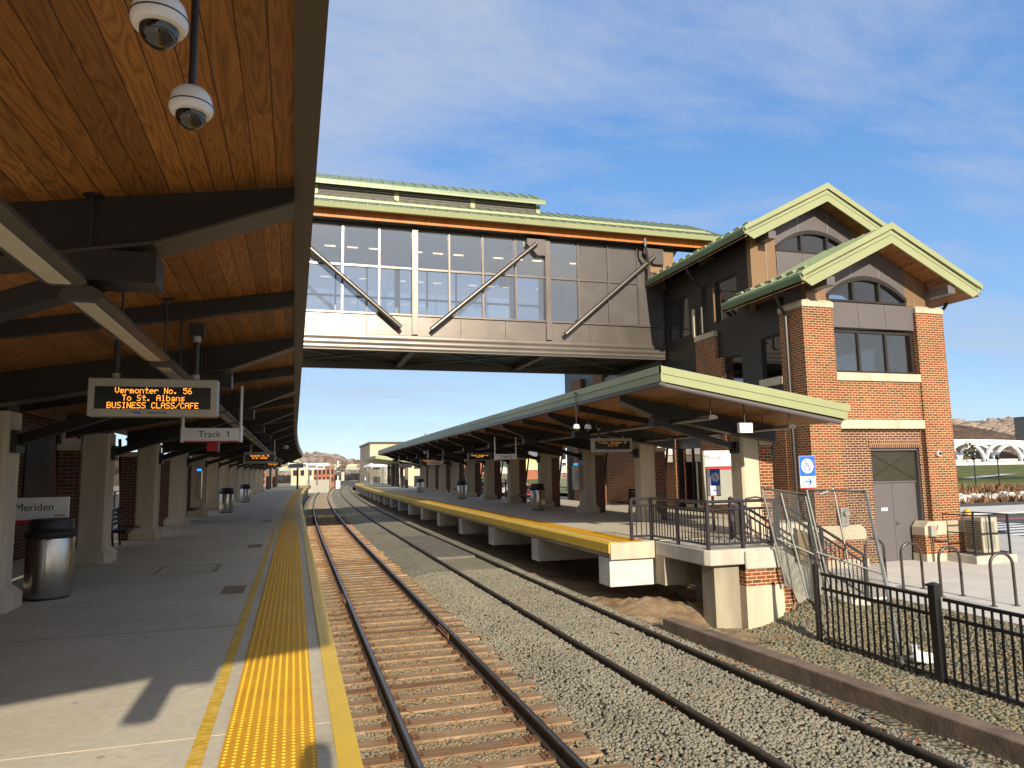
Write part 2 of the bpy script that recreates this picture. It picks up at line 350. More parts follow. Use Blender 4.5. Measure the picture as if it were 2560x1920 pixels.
# trackbed under rails: rust-brown tinge
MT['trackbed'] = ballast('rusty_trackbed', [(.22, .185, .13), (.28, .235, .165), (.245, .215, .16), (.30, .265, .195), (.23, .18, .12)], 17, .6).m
g = G('dirt'); c = g.ramp(g.noise(1.6, 8, .65), [(.28, (.17, .105, .058)), (.5, (.27, .185, .11)), (.72, (.34, .26, .17))])
c = g.mix(.6, c, g.ramp(g.noise(30, 5), [(.35, grey(.75)), (.65, grey(1.15))]), 'MULTIPLY')
g.set(color=c, rough=.95, spec=.15); g.bump(g.noise(22, 6, .65), .7, .04); MT['dirt'] = g.m
# ties: weathered wood with rust around the plates
g = G('weathered_tie'); o = g.xyz(); oi = g.node('ShaderNodeObjectInfo').outputs['Random']
gr = g.noise(1.0, 5, .65, .4, g.comb(g.math('MULTIPLY', o[0], 2.2), g.math('ADD', g.math('MULTIPLY', o[1], 45.0), g.math('MULTIPLY', oi, 90.0)), g.math('MULTIPLY', oi, 17.0)))
c = g.ramp(gr, [(.25, (.15, .085, .05)), (.5, (.33, .235, .15)), (.75, (.47, .365, .255))])
c = g.mix(1.0, c, g.ramp(oi, [(0, (.62, .50, .42)), (.35, (.95, .9, .82)), (.7, (1.1, 1.0, .9)), (1, (.8, .7, .62))]), 'MULTIPLY')
ax = g.math('ABSOLUTE', g.math('SUBTRACT', g.math('ABSOLUTE', o[0]), .75))
rs = g.math('SUBTRACT', 1.0, g.math('MINIMUM', g.math('DIVIDE', ax, g.math('ADD', .22, g.math('MULTIPLY', g.noise(5, 4), .4))), 1.0))
c = g.mix(g.math('MULTIPLY', rs, .55), c, (.22, .125, .06))
g.set(color=c, rough=.9, spec=.2); g.bump(gr, .6, .012); MT['tie'] = g.m
g = G('lawn'); c = g.ramp(g.noise(.12, 8, .7), [(.3, (.085, .105, .035)), (.5, (.13, .145, .05)), (.7, (.21, .20, .08))])
c = g.mix(.6, c, g.ramp(g.noise(3, 6, .7), [(.35, grey(.7)), (.65, grey(1.25))]), 'MULTIPLY'); g.set(color=c, rough=.95, spec=.1); MT['lawn'] = g.m
MT['far_tie'] = simple('far_tie_wood', (.25, .20, .145), .9, var=.3, vs=1.5)
g = G('earth'); c = g.ramp(g.noise(.05, 8, .7), [(.3, (.18, .15, .10)), (.7, (.27, .24, .17))]); g.set(color=c, rough=.95); MT['earth'] = g.m
g = G('winter_woods'); c = g.ramp(g.noise(.045, 10, .72), [(.32, (.10, .09, .065)), (.45, (.19, .135, .105)), (.6, (.25, .18, .145)), (.75, (.30, .225, .185))])
g.set(color=c, rough=1, spec=0); g.bump(g.noise(.12, 10, .75), 1.0, 6.0); MT['woods'] = g.m
g = G('corrugated'); o = g.xyz(); w_ = g.math('SINE', g.math('MULTIPLY', o[2], 70.0))
g.set(color=(.16, .145, .135), rough=.4, metal=.4); g.bump(w_, .8, .02); MT['louver'] = g.m
g = G('door_louver'); o = g.xyz(); w_ = g.math('FRACT', g.math('MULTIPLY', o[2], 19.0))
g.set(color=g.ramp(w_, [(.0, (.02, .02, .014)), (.35, (.065, .062, .045)), (1, (.055, .052, .038))]), rough=.5); g.bump(w_, .9, .03); MT['door_louver'] = g.m
MT['door_paint'] = simple('grey_door_paint', (0.1148, 0.1037, 0.1088), .45, var=.03)

# ---------------------------------------------------------------- mesh helpers
def off(y):
    if y < 28: return 0.0
    if y < 170: return 3.3e-4*(y-28)**2
    return 3.3e-4*142*142 + 2*3.3e-4*142*(y-170)
ORIG = {}
class MB:
    def __init__(s, bend=False): s.v, s.f, s.mi, s.cur, s.bend = [], [], [], 0, bend
    def face(s, pts):
        i = len(s.v); s.v += [tuple(p) for p in pts]; s.f.append(tuple(range(i, i+len(pts)))); s.mi.append(s.cur)
    def add(s, vs, fs):
        i = len(s.v); s.v += [tuple(p) for p in vs]
        for f in fs: s.f.append(tuple(k+i for k in f)); s.mi.append(s.cur)
    def hexa(s, p):      # 8 corners: bottom ring 0-3 ccw, top ring 4-7
        s.add(p, [(3, 2, 1, 0), (4, 5, 6, 7), (0, 1, 5, 4), (1, 2, 6, 5), (2, 3, 7, 6), (3, 0, 4, 7)])
    def box(s, x0, x1, y0, y1, z0, z1):
        s.hexa([(x0, y0, z0), (x1, y0, z0), (x1, y1, z0), (x0, y1, z0), (x0, y0, z1), (x1, y0, z1), (x1, y1, z1), (x0, y1, z1)])
    def frustum(s, b, z0, t, z1):   # b,t = (x0,x1,y0,y1)
        s.hexa([(b[0], b[2], z0), (b[1], b[2], z0), (b[1], b[3], z0), (b[0], b[3], z0), (t[0], t[2], z1), (t[1], t[2], z1), (t[1], t[3], z1), (t[0], t[3], z1)])
    def prism(s, prof, a, b, axis='y'):
        """extrude a closed 2-D profile between a and b along an axis; profile is (x,z) for y, (y,z) for x, (x,y) for z"""
        n = len(prof)
        def P(p, t): return (p[0], t, p[1]) if axis == 'y' else (t, p[0], p[1]) if axis == 'x' else (p[0], p[1], t)
        vs = [P(p, a) for p in prof]+[P(p, b) for p in prof]
        s.add(vs, [(i, (i+1) % n, n+(i+1) % n, n+i) for i in range(n)]+[tuple(range(n))[::-1], tuple(range(n, 2*n))])
    def strip(s, prof, y0, y1, step=4.0):
        """closed (x,z) profile swept along the track, following its curve"""
        n = len(prof); k = max(1, int(math.ceil((y1-y0)/step))); ys = [y0+(y1-y0)*i/k for i in range(k+1)]
        vs = [(p[0], y, p[1]) for y in ys for p in prof]; fs = []
        for j in range(k):
            for i in range(n): fs.append((j*n+i, j*n+(i+1) % n, (j+1)*n+(i+1) % n, (j+1)*n+i))
        fs += [tuple(range(n))[::-1], tuple(k*n+i for i in range(n))]
        s.add(vs, fs)
    def tube(s, p0, p1, r, n=8, r1=None, cap=True):
        p0, p1 = Vector(p0), Vector(p1); d = (p1-p0)
        if d.length < 1e-6: return
        d.normalize(); a = d.orthogonal().normalized(); b = d.cross(a); r1 = r if r1 is None else r1
        vs = [p0+(a*math.cos(2*math.pi*i/n)+b*math.sin(2*math.pi*i/n))*r for i in range(n)]+[p1+(a*math.cos(2*math.pi*i/n)+b*math.sin(2*math.pi*i/n))*r1 for i in range(n)]
        fs = [(i, (i+1) % n, n+(i+1) % n, n+i) for i in range(n)]
        if cap: fs += [tuple(range(n))[::-1], tuple(range(n, 2*n))]
        s.add(vs, fs)
    def path(s, pts, r, n=8):
        for a, b in zip(pts, pts[1:]): s.tube(a, b, r, n)
        for p in pts[1:-1]: s.ball(p, r*1.0, 6, 4)
    def bar(s, p0, p1, w, h, up=(0, 0, 1)):
        p0, p1, up = Vector(p0), Vector(p1), Vector(up); d = (p1-p0).normalized(); sd_ = d.cross(up).normalized(); u = sd_.cross(d)
        c = [sd_*(-w/2)-u*(h/2), sd_*(w/2)-u*(h/2), sd_*(w/2)+u*(h/2), sd_*(-w/2)+u*(h/2)]
        s.add([p0+k for k in c]+[p1+k for k in c], [(3, 2, 1, 0), (4, 5, 6, 7), (0, 1, 5, 4), (1, 2, 6, 5), (2, 3, 7, 6), (3, 0, 4, 7)])
    def lathe(s, prof, c=(0, 0, 0), n=24, axis='z'):
        """profile (r, h) revolved round an axis through c"""
        k = len(prof); vs = []
        for (r, h) in prof:
            for i in range(n):
                a = 2*math.pi*i/n; x, y = r*math.cos(a), r*math.sin(a)
                vs.append((c[0]+x, c[1]+y, c[2]+h) if axis == 'z' else (c[0]+x, c[1]+h, c[2]+y) if axis == 'y' else (c[0]+h, c[1]+x, c[2]+y))
        fs = [(j*n+i, j*n+(i+1) % n, (j+1)*n+(i+1) % n, (j+1)*n+i) for j in range(k-1) for i in range(n)]
        fs += [tuple(range(n))[::-1], tuple((k-1)*n+i for i in range(n))]
        s.add(vs, fs)
    def ball(s, c, r, n=12, m=8):
        s.lathe([(max(1e-4, r*math.sin(math.pi*j/m)), -r*math.cos(math.pi*j/m)) for j in range(m+1)], c, n)
    def build(s, name, mats, parent=None, loc=None, smooth=False, bevel=0.0, kind=None, label=None, cat=None, group=None):
        me = bpy.data.meshes.new(name); v = np.array(s.v, float).reshape(-1, 3)
        if s.bend and len(v): v[:, 0] += np.array([off(y) for y in v[:, 1]])
        o0 = np.array(ORIG[parent.name] if parent else (loc or (0, 0, 0)), float)
        me.from_pydata((v-o0).tolist(), [], s.f)
        ml = mats if isinstance(mats, (list, tuple)) else [mats]
        for m in ml: me.materials.append(MT[m] if isinstance(m, str) else m)
        if len(ml) > 1: me.polygons.foreach_set('material_index', s.mi)
        bm = bmesh.new(); bm.from_mesh(me); bmesh.ops.remove_doubles(bm, verts=bm.verts, dist=1e-5); bmesh.ops.recalc_face_normals(bm, faces=bm.faces); bm.to_mesh(me); bm.free()
        if smooth:
            me.polygons.foreach_set('use_smooth', [True]*len(me.polygons))
            try: me.set_sharp_from_angle(angle=R_(40))
            except Exception: pass
        me.update()
        ob = bpy.data.objects.new(name, me); scene.collection.objects.link(ob)
        ORIG[ob.name] = tuple(o0)
        if parent: ob.parent = parent
        else: ob.location = tuple(o0)
        if bevel:
            md = ob.modifiers.new('bevel', 'BEVEL'); md.width = bevel; md.segments = 2; md.limit_method = 'ANGLE'
        tag(ob, label, cat, group, kind); return ob
def tag(o, label=None, cat=None, group=None, kind=None):
    for k, v in (('label', label), ('category', cat), ('group', group), ('kind', kind)):
        if v: o[k] = v
    return o
def thing(name, label, cat, loc=(0, 0, 0), group=None):
    o = bpy.data.objects.new(name, None); scene.collection.objects.link(o); o.empty_display_size = .2
    o.location = loc; ORIG[o.name] = tuple(loc); return tag(o, label, cat, group)
def copy_tree(o, parent=None):
    c = o.copy(); scene.collection.objects.link(c); ORIG[c.name] = ORIG.get(o.name, (0, 0, 0))
    if parent: c.parent = parent
    for ch in list(o.children): copy_tree(ch, c)
    return c
def text(name, s_, size, loc, mat, parent, rot=(math.pi/2, 0, 0), align='CENTER', ext=.002, sx=1.0):
    cu = bpy.data.curves.new(name, 'FONT'); cu.body = s_; cu.size = size; cu.align_x = align; cu.align_y = 'CENTER'; cu.extrude = ext; cu.resolution_u = 3
    tmp = bpy.data.objects.new(name, cu); scene.collection.objects.link(tmp)
    me = bpy.data.meshes.new_from_object(tmp.evaluated_get(bpy.context.evaluated_depsgraph_get()))
    bpy.data.objects.remove(tmp); bpy.data.curves.remove(cu)
    me.materials.clear(); me.materials.append(MT[mat])
    ob = bpy.data.objects.new(name, me); scene.collection.objects.link(ob)
    o0 = ORIG[parent.name]; ob.parent = parent
    ob.matrix_local = Matrix.Translation(Vector(loc)-Vector(o0)) @ Matrix.Rotation(rot[2], 4, 'Z') @ Matrix.Rotation(rot[1], 4, 'Y') @ Matrix.Rotation(rot[0], 4, 'X') @ Matrix.Diagonal((sx, 1, 1, 1))
    ORIG[ob.name] = tuple(loc); return ob
ORD = ['first', 'second', 'third', 'fourth', 'fifth', 'sixth', 'seventh', 'eighth', 'ninth', 'tenth', 'eleventh', 'twelfth', 'thirteenth', 'fourteenth', 'fifteenth', 'sixteenth', 'seventeenth', 'eighteenth', 'nineteenth', 'twentieth']

g = G('winter_crowns'); gi = g.node('ShaderNodeNewGeometry')
c = g.ramp(gi.outputs['Random Per Island'], [(0, (.24, .19, .16)), (.3, (.32, .25, .21)), (.55, (.28, .23, .195)), (.8, (.36, .275, .225)), (.92, (.14, .14, .10)), (1, (.30, .24, .21))], 'CONSTANT')
c = g.mix(.7, c, g.ramp(g.noise(.9, 6, .7), [(.35, grey(.6)), (.65, grey(1.3))]), 'MULTIPLY'); g.set(color=c, rough=1, spec=0); MT['crowns'] = g.m
from mathutils import noise as mnoise
# ---------------------------------------------------------------- ground
rng = np.random.default_rng(3)
def sheet(name, x0, x1, y0, y1, nx, ny, zf, mat, bend=True, label=None, edge=None):
    mb = MB(bend)
    xs = np.linspace(x0, x1, nx); ys = np.linspace(0, 1, ny)**1.6*(y1-y0)+y0
    vs = [(x, y, zf(x, y)) for y in ys for x in xs]
    fs = [(j*nx+i, j*nx+i+1, (j+1)*nx+i+1, (j+1)*nx+i) for j in range(ny-1) for i in range(nx-1)]
    mb.add(vs, fs); return mb.build(name, mat, smooth=True, kind='structure', label=label)
def lump(x, y, s=1.0):
    return s*(math.sin(x*3.1+y*1.7)*.5+math.sin(x*7.3-y*4.1+1.3)*.3+math.sin(x*1.3+y*5.9+.7)*.35)
RT = -1.22                                     # top of rail
gb = MB(); gb.add([(-900, -300, -2.1), (900, -300, -2.1), (900, 3000, -2.1), (-900, 3000, -2.1)], [(0, 1, 2, 3)])
gb.build('ground', 'earth', kind='structure')
def bz(x, y): t = max(0.0, min(1.0, (x-3.35)/.7)); return -1.425+.105*t*t*(3-2*t)
sheet('ballast', -2.5, 6.6, -4, 420, 60, 220, lambda x, y: bz(x, y)-(.028 if y < 21 else .004)+lump(x, y, .012)-(.10 if x < .2 else 0)+(-.02 if abs(x-1.97) < 1.2 else 0), 'ballast')
def tb(x, y): return -1.418+lump(x, y, .008)
sheet('trackbed', .98, 2.96, -3, 300, 12, 200, tb, 'trackbed')
# dirt strip under the far platform and beyond the second track
def dz(x, y):
    base = -1.40-.14*max(0, min(1, (x-6.6)/1.5))+lump(x*.8, y*.7, .03)
    for mx, my, r, h in ((7.55, 13.75, .75, .24), (8.25, 13.35, .6, .20), (7.0, 14.15, .6, .12), (6.75, 14.9, .7, .12), (8.0, 14.7, .9, .2)):
        d2 = ((x-mx)**2+((y-my)*.9)**2)/r**2
        base += h*math.exp(-d2*1.6)*(1+.35*lump(x*2.3, y*2.1, .5))
    if y < 20: base += .05*mnoise.fractal(Vector((x*2.2, y*2.2, 0)), 1.0, 2.0, 4)+.035*abs(mnoise.noise(Vector((x*5, y*5, 3))))
    return base
mb = MB(True); nx, ny = 130, 270; xs = np.linspace(6.25, 12.5, nx); ys = np.concatenate([np.linspace(11.2, 20, 190), np.linspace(20.4, 110, 80)])
mb.add([(x, y, dz(x, y)) for y in ys for x in xs], [(j*nx+i, j*nx+i+1, (j+1)*nx+i+1, (j+1)*nx+i) for j in range(ny-1) for i in range(nx-1)])
mb.build('dirt', 'dirt', smooth=True, kind='structure')
def gz(x, y):                                  # stone slope between the low wall and the pavement
    t = max(0, min(1, (x-9.3)/2.7)); z = -1.56+.28*t*t*(3-2*t)+lump(x, y, .02)
    if x < 8: z += .22*max(0, min(1, (8-x)/1.2))
    z += .50*math.exp(-(((x-10.0)/.85)**2+((y-12.2)/.75)**2))
    return z
mb = MB(); nx, ny = 60, 90; xs = np.linspace(6.5, 12.36, nx); ys = np.linspace(-3, 12.7, ny)
mb.add([(x, y, gz(x, y)) for y in ys for x in xs], [(j*nx+i, j*nx+i+1, (j+1)*nx+i+1, (j+1)*nx+i) for j in range(ny-1) for i in range(nx-1)])
mb.build('gravel', 'gravel', smooth=True, kind='structure')
mb = MB(); mb.box(12.33, 27, -6, 40, -1.5, -1.25); mb.box(11.36, 12.329, 12.8, 17.19, -1.5, -1.25); mb.build('pavement', 'pave', kind='structure')

def stones(name, mat, n, area, zf, smin, smax, seed, reject=None, bend=False):
    r = np.random.default_rng(seed)
    bm = bmesh.new(); bmesh.ops.create_icosphere(bm, subdivisions=1, radius=1); bv = np.array([v.co[:] for v in bm.verts]); bf = np.array([[v.index for v in f.verts] for f in bm.faces]); bm.free()
    x = r.uniform(area[0], area[1], n); y = area[2]+(area[3]-area[2])*r.uniform(0, 1, n)**1.35
    if reject is not None:
        k = ~reject(x, y); x, y = x[k], y[k]; n = len(x)
    T = [bv*(1+r.uniform(-.42, .38, (len(bv), 1))) for _ in range(24)]; T = np.array(T)[r.integers(0, 24, n)]
    s = r.uniform(smin, smax, n)*(1+.012*np.maximum(0, y-4)); T = T*(s[:, None]*np.stack([r.uniform(.8, 1.35, n), r.uniform(.8, 1.3, n), r.uniform(.5, .85, n)], 1))[:, None, :]
    a = r.uniform(0, 6.283, n); ca, sa = np.cos(a)[:, None], np.sin(a)[:, None]
    b = r.uniform(-.6, .6, n); cb, sb = np.cos(b)[:, None], np.sin(b)[:, None]
    Y, Z = T[:, :, 1]*cb-T[:, :, 2]*sb, T[:, :, 1]*sb+T[:, :, 2]*cb; X = T[:, :, 0]
    X, Y = X*ca-Y*sa, X*sa+Y*ca
    z = np.array([zf(p, q) for p, q in zip(x, y)])+s*.18
    V = np.stack([X+x[:, None], Y+y[:, None], Z+z[:, None]], 2).reshape(-1, 3)
    Fc = (bf[None]+(np.arange(n)*len(bv))[:, None, None]).reshape(-1, 3)
    me = bpy.data.meshes.new(name); me.vertices.add(len(V)); me.vertices.foreach_set('co', V.ravel().astype(np.float32))
    me.loops.add(Fc.size); me.loops.foreach_set('vertex_index', Fc.ravel().astype(np.int32))
    me.polygons.add(len(Fc)); me.polygons.foreach_set('loop_start', (np.arange(len(Fc))*3).astype(np.int32))
    me.update(calc_edges=True); me.validate(); me.materials.append(MT[mat])
    o = bpy.data.objects.new(name, me); scene.collection.objects.link(o); return o
TIE_Y0, TIE_S = 3.4, .505
def on_tie(x, y):
    ph = np.abs(((y-TIE_Y0+TIE_S/2) % TIE_S)-TIE_S/2); t = (ph < .095) & (x > .72) & (x < 3.28)
    return t | (np.abs(x-1.22) < .06) | (np.abs(x-2.72) < .06) | (np.abs(x-4.52) < .05) | (np.abs(x-6.02) < .05)
tag(stones('ballast_stones', 'stone', 92000, (.5, 6.42, 2.5, 21), bz, .016, .029, 5, on_tie), 'loose grey-green crushed stone between and beside the rails', 'ballast', kind='stuff')
tag(stones('slope_stones', 'slope_stone', 38000, (6.72, 12.3, 1.5, 12.6), gz, .018, .036, 9), 'brownish crushed stone on the slope behind the low wall', 'gravel', kind='stuff')
# leaves: a scatter of small bent quads
mb = MB()
for i in range(420):
    if i < 260: x, y = random.uniform(.7, 3.3), random.uniform(3, 20); z = -1.385
    elif i < 330: x, y = random.uniform(3.3, 6.4), random.uniform(4, 20); z = bz(x, y)+.04
    else: x, y = random.uniform(6.08, 6.4), random.uniform(5, 14); z = -1.28
    a = random.uniform(0, 6.28); s_ = random.uniform(.02, .05); c, s2 = math.cos(a)*s_, math.sin(a)*s_; t = random.uniform(.0, .03)
    mb.face([(x-c, y-s2, z), (x+s2*.7, y-c*.7, z+t), (x+c, y+s2, z+.01), (x-s2*.7, y+c*.7, z+t*.6)])
mb.build('fallen_leaves', 'leaf', kind='stuff', label='dry orange leaves scattered along the track', cat='leaves')

# ---------------------------------------------------------------- tracks
def rail_prof(xc, w=1.0):
    t = RT
    return [(xc-.066, t-.172), (xc+.066, t-.172), (xc+.066, t-.158), (xc+.012, t-.135), (xc+.010, t-.045), (xc+.036, t-.036), (xc+.036, t-.012), (xc+.026, t-.0006),
            (xc-.026, t-.0006), (xc-.036, t-.012), (xc-.036, t-.036), (xc-.010, t-.045), (xc-.012, t-.135), (xc-.066, t-.158)]
def track(name, label, xl, xr, topmat):
    t = thing(name, label, 'railway track', (xl, 0, RT))
    for xc in (xl, xr):
        mb = MB(True); mb.strip(rail_prof(xc), -4, 330, 4); r = mb.build('rail', 'rail_side', t)
        mb = MB(True); mb.strip([(xc-.027, RT-.0006), (xc+.027, RT-.0006), (xc+.021, RT+.0024), (xc-.021, RT+.0024)], -4, 330, 4); mb.build('running_surface', topmat, r)
    return t
tr1 = track('railroad_track', 'rusty track with weathered wooden ties beside the near platform edge', 1.22, 2.72, 'rail_top')
tr2 = track('railroad_track', 'track half buried in grey ballast beside the far platform', 4.52, 6.02, 'dull_rail_top')
tie_var = []
for k in range(6):
    mb = MB(); h0, h1 = .112+random.uniform(-.006, .006), .112+random.uniform(-.006, .006); e0, e1 = random.uniform(-.05, .05), random.uniform(-.05, .05)
    z1 = -1.392+random.uniform(-.008, .004)
    mb.hexa([(-1.27+e0, -h0, -1.56), (1.27+e1, -h1, -1.56), (1.27+e1, h1, -1.56), (-1.27+e0, h0, -1.56), (-1.27+e0, -h0, z1), (1.27+e1, -h1, z1+.006), (1.27+e1, h1, z1+.002), (-1.27+e0, h0, z1-.004)])
    mb.cur = 1
    for sx in (-.75, .75):
        mb.box(sx-.17, sx+.17, -.095, .095, z1+.004, z1+.018)
        for q in (-.11, .11):
            for w in (-.05, .05): mb.box(sx+q-.014, sx+q+.014, w-.014, w+.014, z1+.018, z1+.045)
    me = mb.build('tie', ['tie', 'rust']); d = me.data; bpy.data.objects.remove(me); tie_var.append(d)
far = MB(True)
for i in range(300):
    y = TIE_Y0+i*TIE_S
    if i < 100:
        o = bpy.data.objects.new('tie', random.choice(tie_var)); scene.collection.objects.link(o); o.parent = tr1
        o.location = (1.97+off(y)-1.22+random.uniform(-.03, .03), y, -RT); o.rotation_euler = (0, 0, random.uniform(-.012, .012)-2*3.3e-4*max(0, y-28))
    else: far.box(.75, 3.2, y-.11, y+.11, -1.5, -1.397)
for i in range(-12, 0): far.box(.75, 3.2, TIE_Y0+i*TIE_S-.11, TIE_Y0+i*TIE_S+.11, -1.5, -1.397)
fo = far.build('far_ties', 'far_tie', tr1); fo['kind'] = 'stuff'
# joint bars on the near track
for xc, yj in ((2.72, 13.3), (1.22, 17.6)):
    mb = MB()
    for sx in (-1, 1):
        x = xc+sx*.03; mb.box(min(x, x+sx*.03), max(x, x+sx*.03), yj-.45, yj+.45, RT-.135, RT-.045)
        for k in range(6): mb.tube((x, yj-.38+k*.152, RT-.09), (x+sx*.055, yj-.38+k*.152, RT-.09), .018, 6)
    mb.build('joint_bar', 'rust', tr1)
mb = MB(True); mb.strip([(4.60, RT-.14), (5.93, RT-.14), (5.93, RT-.03), (4.60, RT-.03)], 24, 32.3, 2); mb.build('crossing_panel', 'panel_asphalt', label='dark asphalt crossing panel between the rails of the far track', cat='crossing panel')

# ---------------------------------------------------------------- low wall, platforms
mb = MB(); a, b = (6.43, 11.95), (6.86, 4.0); e = (7.1, -3.0)
for (p, q) in ((a, b), (b, e)): mb.hexa([(p[0], p[1], -1.75), (q[0], q[1], -1.75), (q[0]+.26, q[1], -1.75), (p[0]+.26, p[1], -1.75), (p[0], p[1], -1.1), (q[0], q[1], -1.1), (q[0]+.26, q[1], -1.1), (p[0]+.26, p[1], -1.1)])
MT['old_wall'] = simple('old_concrete_wall', (.17, .12, .085), .95, var=.25, vs=3, bump=.5, bs=18)
mb.build('low_retaining_wall', 'old_wall', bevel=.02, label='low weathered brown concrete wall holding back the stone slope', cat='low wall', loc=(6.5, 8, -1.7))

def deck(name, label, prof, y0, y1, loc):
    t = thing(name, label, 'platform', loc)
    mb = MB(True); mb.strip(prof, y0, y1, 3.0); mb.build('deck', 'deck', t, bevel=.008); return t
pl = deck('station_platform', 'near concrete platform in the shade with yellow tactile strip', [(-11, -.42), (.34, -.42), (.34, 0), (-11, 0)], -6, 105, (-3, 0, -.42))
EDGE_END = 105
mb = MB(True); mb.strip([(.262, .001), (.262, .012), (.392, .012), (.392, -.20), (.342, -.20), (.342, .001)], -6, EDGE_END, 3); mb.build('edge_plate', 'yellow_edge', pl)
mb = MB(True); mb.strip([(-.372, .001), (.158, .001), (.158, .009), (-.372, .009)], -6, EDGE_END, 3); tac = mb.build('tactile_strip', 'tactile', pl)
def domes(x0, nrow, dx, y0, y1, dy, bend=True):
    mb = MB(bend); prof = [(.0125, 0), (.0095, .0035), (.0055, .005)]
    n = int((y1-y0)/dy)
    for r in range(nrow):
        for i in range(n): mb.lathe(prof, (x0+r*dx, y0+i*dy, .0088), 6)
    return mb
d_ = domes(-.347, 10, .0535, 3.2, 26, .052).build('tactile_dome', 'tactile_dome', tac); d_['kind'] = 'stuff'
mb = MB(True); mb.strip([(-.545, .001), (-.462, .001), (-.462, .004), (-.545, .004)], -6, EDGE_END, 3); mb.build('painted_line', 'line_paint', pl)
for yj in (4.98, 16.5, 28, 40):
    mb = MB(); mb.box(-9, .26, yj-.008, yj+.008, .001, .0034); mb.build('joint_seal', 'buff', pl)
mb = MB(); mb.box(-9, .2, 8.4, 8.41, .001, .0028); mb.build('control_joint', 'conc_dark', pl)
mb = MB()
for (x0, x1, y0, y1) in ((-2.2, -1.2, 13.1, 14.2),):
    for q in ((x0, x1, y0, y0+.05), (x0, x1, y1-.05, y1), (x0, x0+.05, y0+.05, y1-.05), (x1-.09, x1, y0+.05, y1-.05)): mb.box(*q, .001, .003)
mb.build('access_cover', 'conc_dark', pl)
MT['stain'] = simple('brown_stain', (.24, .17, .09), .8, var=.2, vs=8)
for (x, y) in ((-.93, 10.6), (-.96, 17.0), (-1.0, 26)):
    mb = MB(); mb.box(x, x+.3, y, y+.75, .001, .002); mb.build('rust_stain', 'stain', pl)
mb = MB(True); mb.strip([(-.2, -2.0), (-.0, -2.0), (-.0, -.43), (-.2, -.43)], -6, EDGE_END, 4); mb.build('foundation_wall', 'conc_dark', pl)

PX = 6.6      # far platform edge
pr = thing('station_platform', 'far concrete platform in the sun carried on white piers', 'platform', (10, 15, -.35))
mb = MB(True); mb.strip([(PX+.05, -.33), (11.35, -.33), (11.35, 0), (PX+.05, 0)], 14.5, 17.2, 3); mb.strip([(PX+.05, -.33), (14.0, -.33), (14.0, 0), (PX+.05, 0)], 17.2, 36, 3); mb.strip([(PX+.05, -.33), (11.9, -.33), (11.9, 0), (PX+.05, 0)], 36, 112, 3); mb.build('deck', 'deck', pr)
mb = MB(True); mb.strip([(PX-.05, -.22), (PX+.045, -.22), (PX+.045, .0015), (PX+.13, .0015), (PX+.13, .012), (PX-.02, .012), (PX-.05, -.03)], 14.44, 112, 3); mb.build('edge_plate', 'yellow_edge', pr)
mb = MB(True); mb.strip([(PX+.24, .001), (PX+.82, .001), (PX+.82, .009), (PX+.24, .009)], 14.47, 112, 3); mb.build('tactile_strip', 'tactile', pr)
mb = MB(); mb.box(PX-.02, 7.64, 14.40, 14.497, -.36, -.004); mb.build('end_block', 'buff', pr, bevel=.01)
for k in range(20):
    y = 14.5+k*4.78; mb = MB(); x = off(y)
    mb.box(PX-.0+x, 9.8+x, y+.02, y+.62, -.95, -.345); mb.box(9.0+x, 9.7+x, y+.05, y+.58, -1.9, -.95)
    mb.build('pier', 'white_conc' if k == 0 else 'conc', pr, bevel=.015)
# stair landing at the platform end
ld = thing('stair_landing', 'concrete landing with chamfered corner at the end of the far platform', 'landing', (8.5, 12.3, -1.6))
mb = MB(); mb.prism([(7.645, 14.39), (7.645, 12.42), (7.72, 12.3), (9.28, 12.3), (9.28, 14.39)], -.30, -.001, 'z'); mb.build('slab', 'conc', ld, bevel=.02)
mb = MB(); mb.box(8.46, 9.28, 12.24, 12.299, -.40, -.04); mb.build('upper_fascia', 'conc', ld, bevel=.03)
mb = MB(); mb.box(8.47, 9.3, 12.29, 12.6, -.72, -.401); mb.build('brick_band', 'brick', ld)
mb = MB(); mb.box(8.46, 9.32, 12.28, 12.6, -1.9, -.721); mb.build('base_wall', 'buff', ld)
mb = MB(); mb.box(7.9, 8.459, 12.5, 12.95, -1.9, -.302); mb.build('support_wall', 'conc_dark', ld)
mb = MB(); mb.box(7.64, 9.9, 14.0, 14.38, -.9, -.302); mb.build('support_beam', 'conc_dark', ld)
# stairs going down to the pavement (east)
st = thing('staircase', 'concrete steps leading from the landing down to the pavement', 'stairs', (10.3, 12.9, -1.25))
for k in range(6):
    mb = MB(); mb.box(9.3+.30*k, 9.3+.30*(k+1), 12.45, 13.88, -1.6, -.178*(k+1)); mb.build('step', 'conc', st, bevel=.01)
mb = MB(); mb.prism([(9.29, -.42), (9.29, -.04), (11.45, -1.27), (11.45, -1.7), (9.9, -1.7)], 12.25, 12.44); mb.build('stringer', 'conc', st, bevel=.01)
mb = MB(); mb.prism([(9.33, -.45), (9.9, -.78), (9.9, -1.9), (9.33, -1.9)], 12.29, 12.43); mb.build('brick_band', 'brick', st)
mb = MB(); mb.prism([(9.29, -.42), (9.29, -.04), (11.45, -1.27), (11.45, -1.7), (9.9, -1.7)], 13.89, 14.05); mb.build('stringer', 'conc', st, bevel=.01)

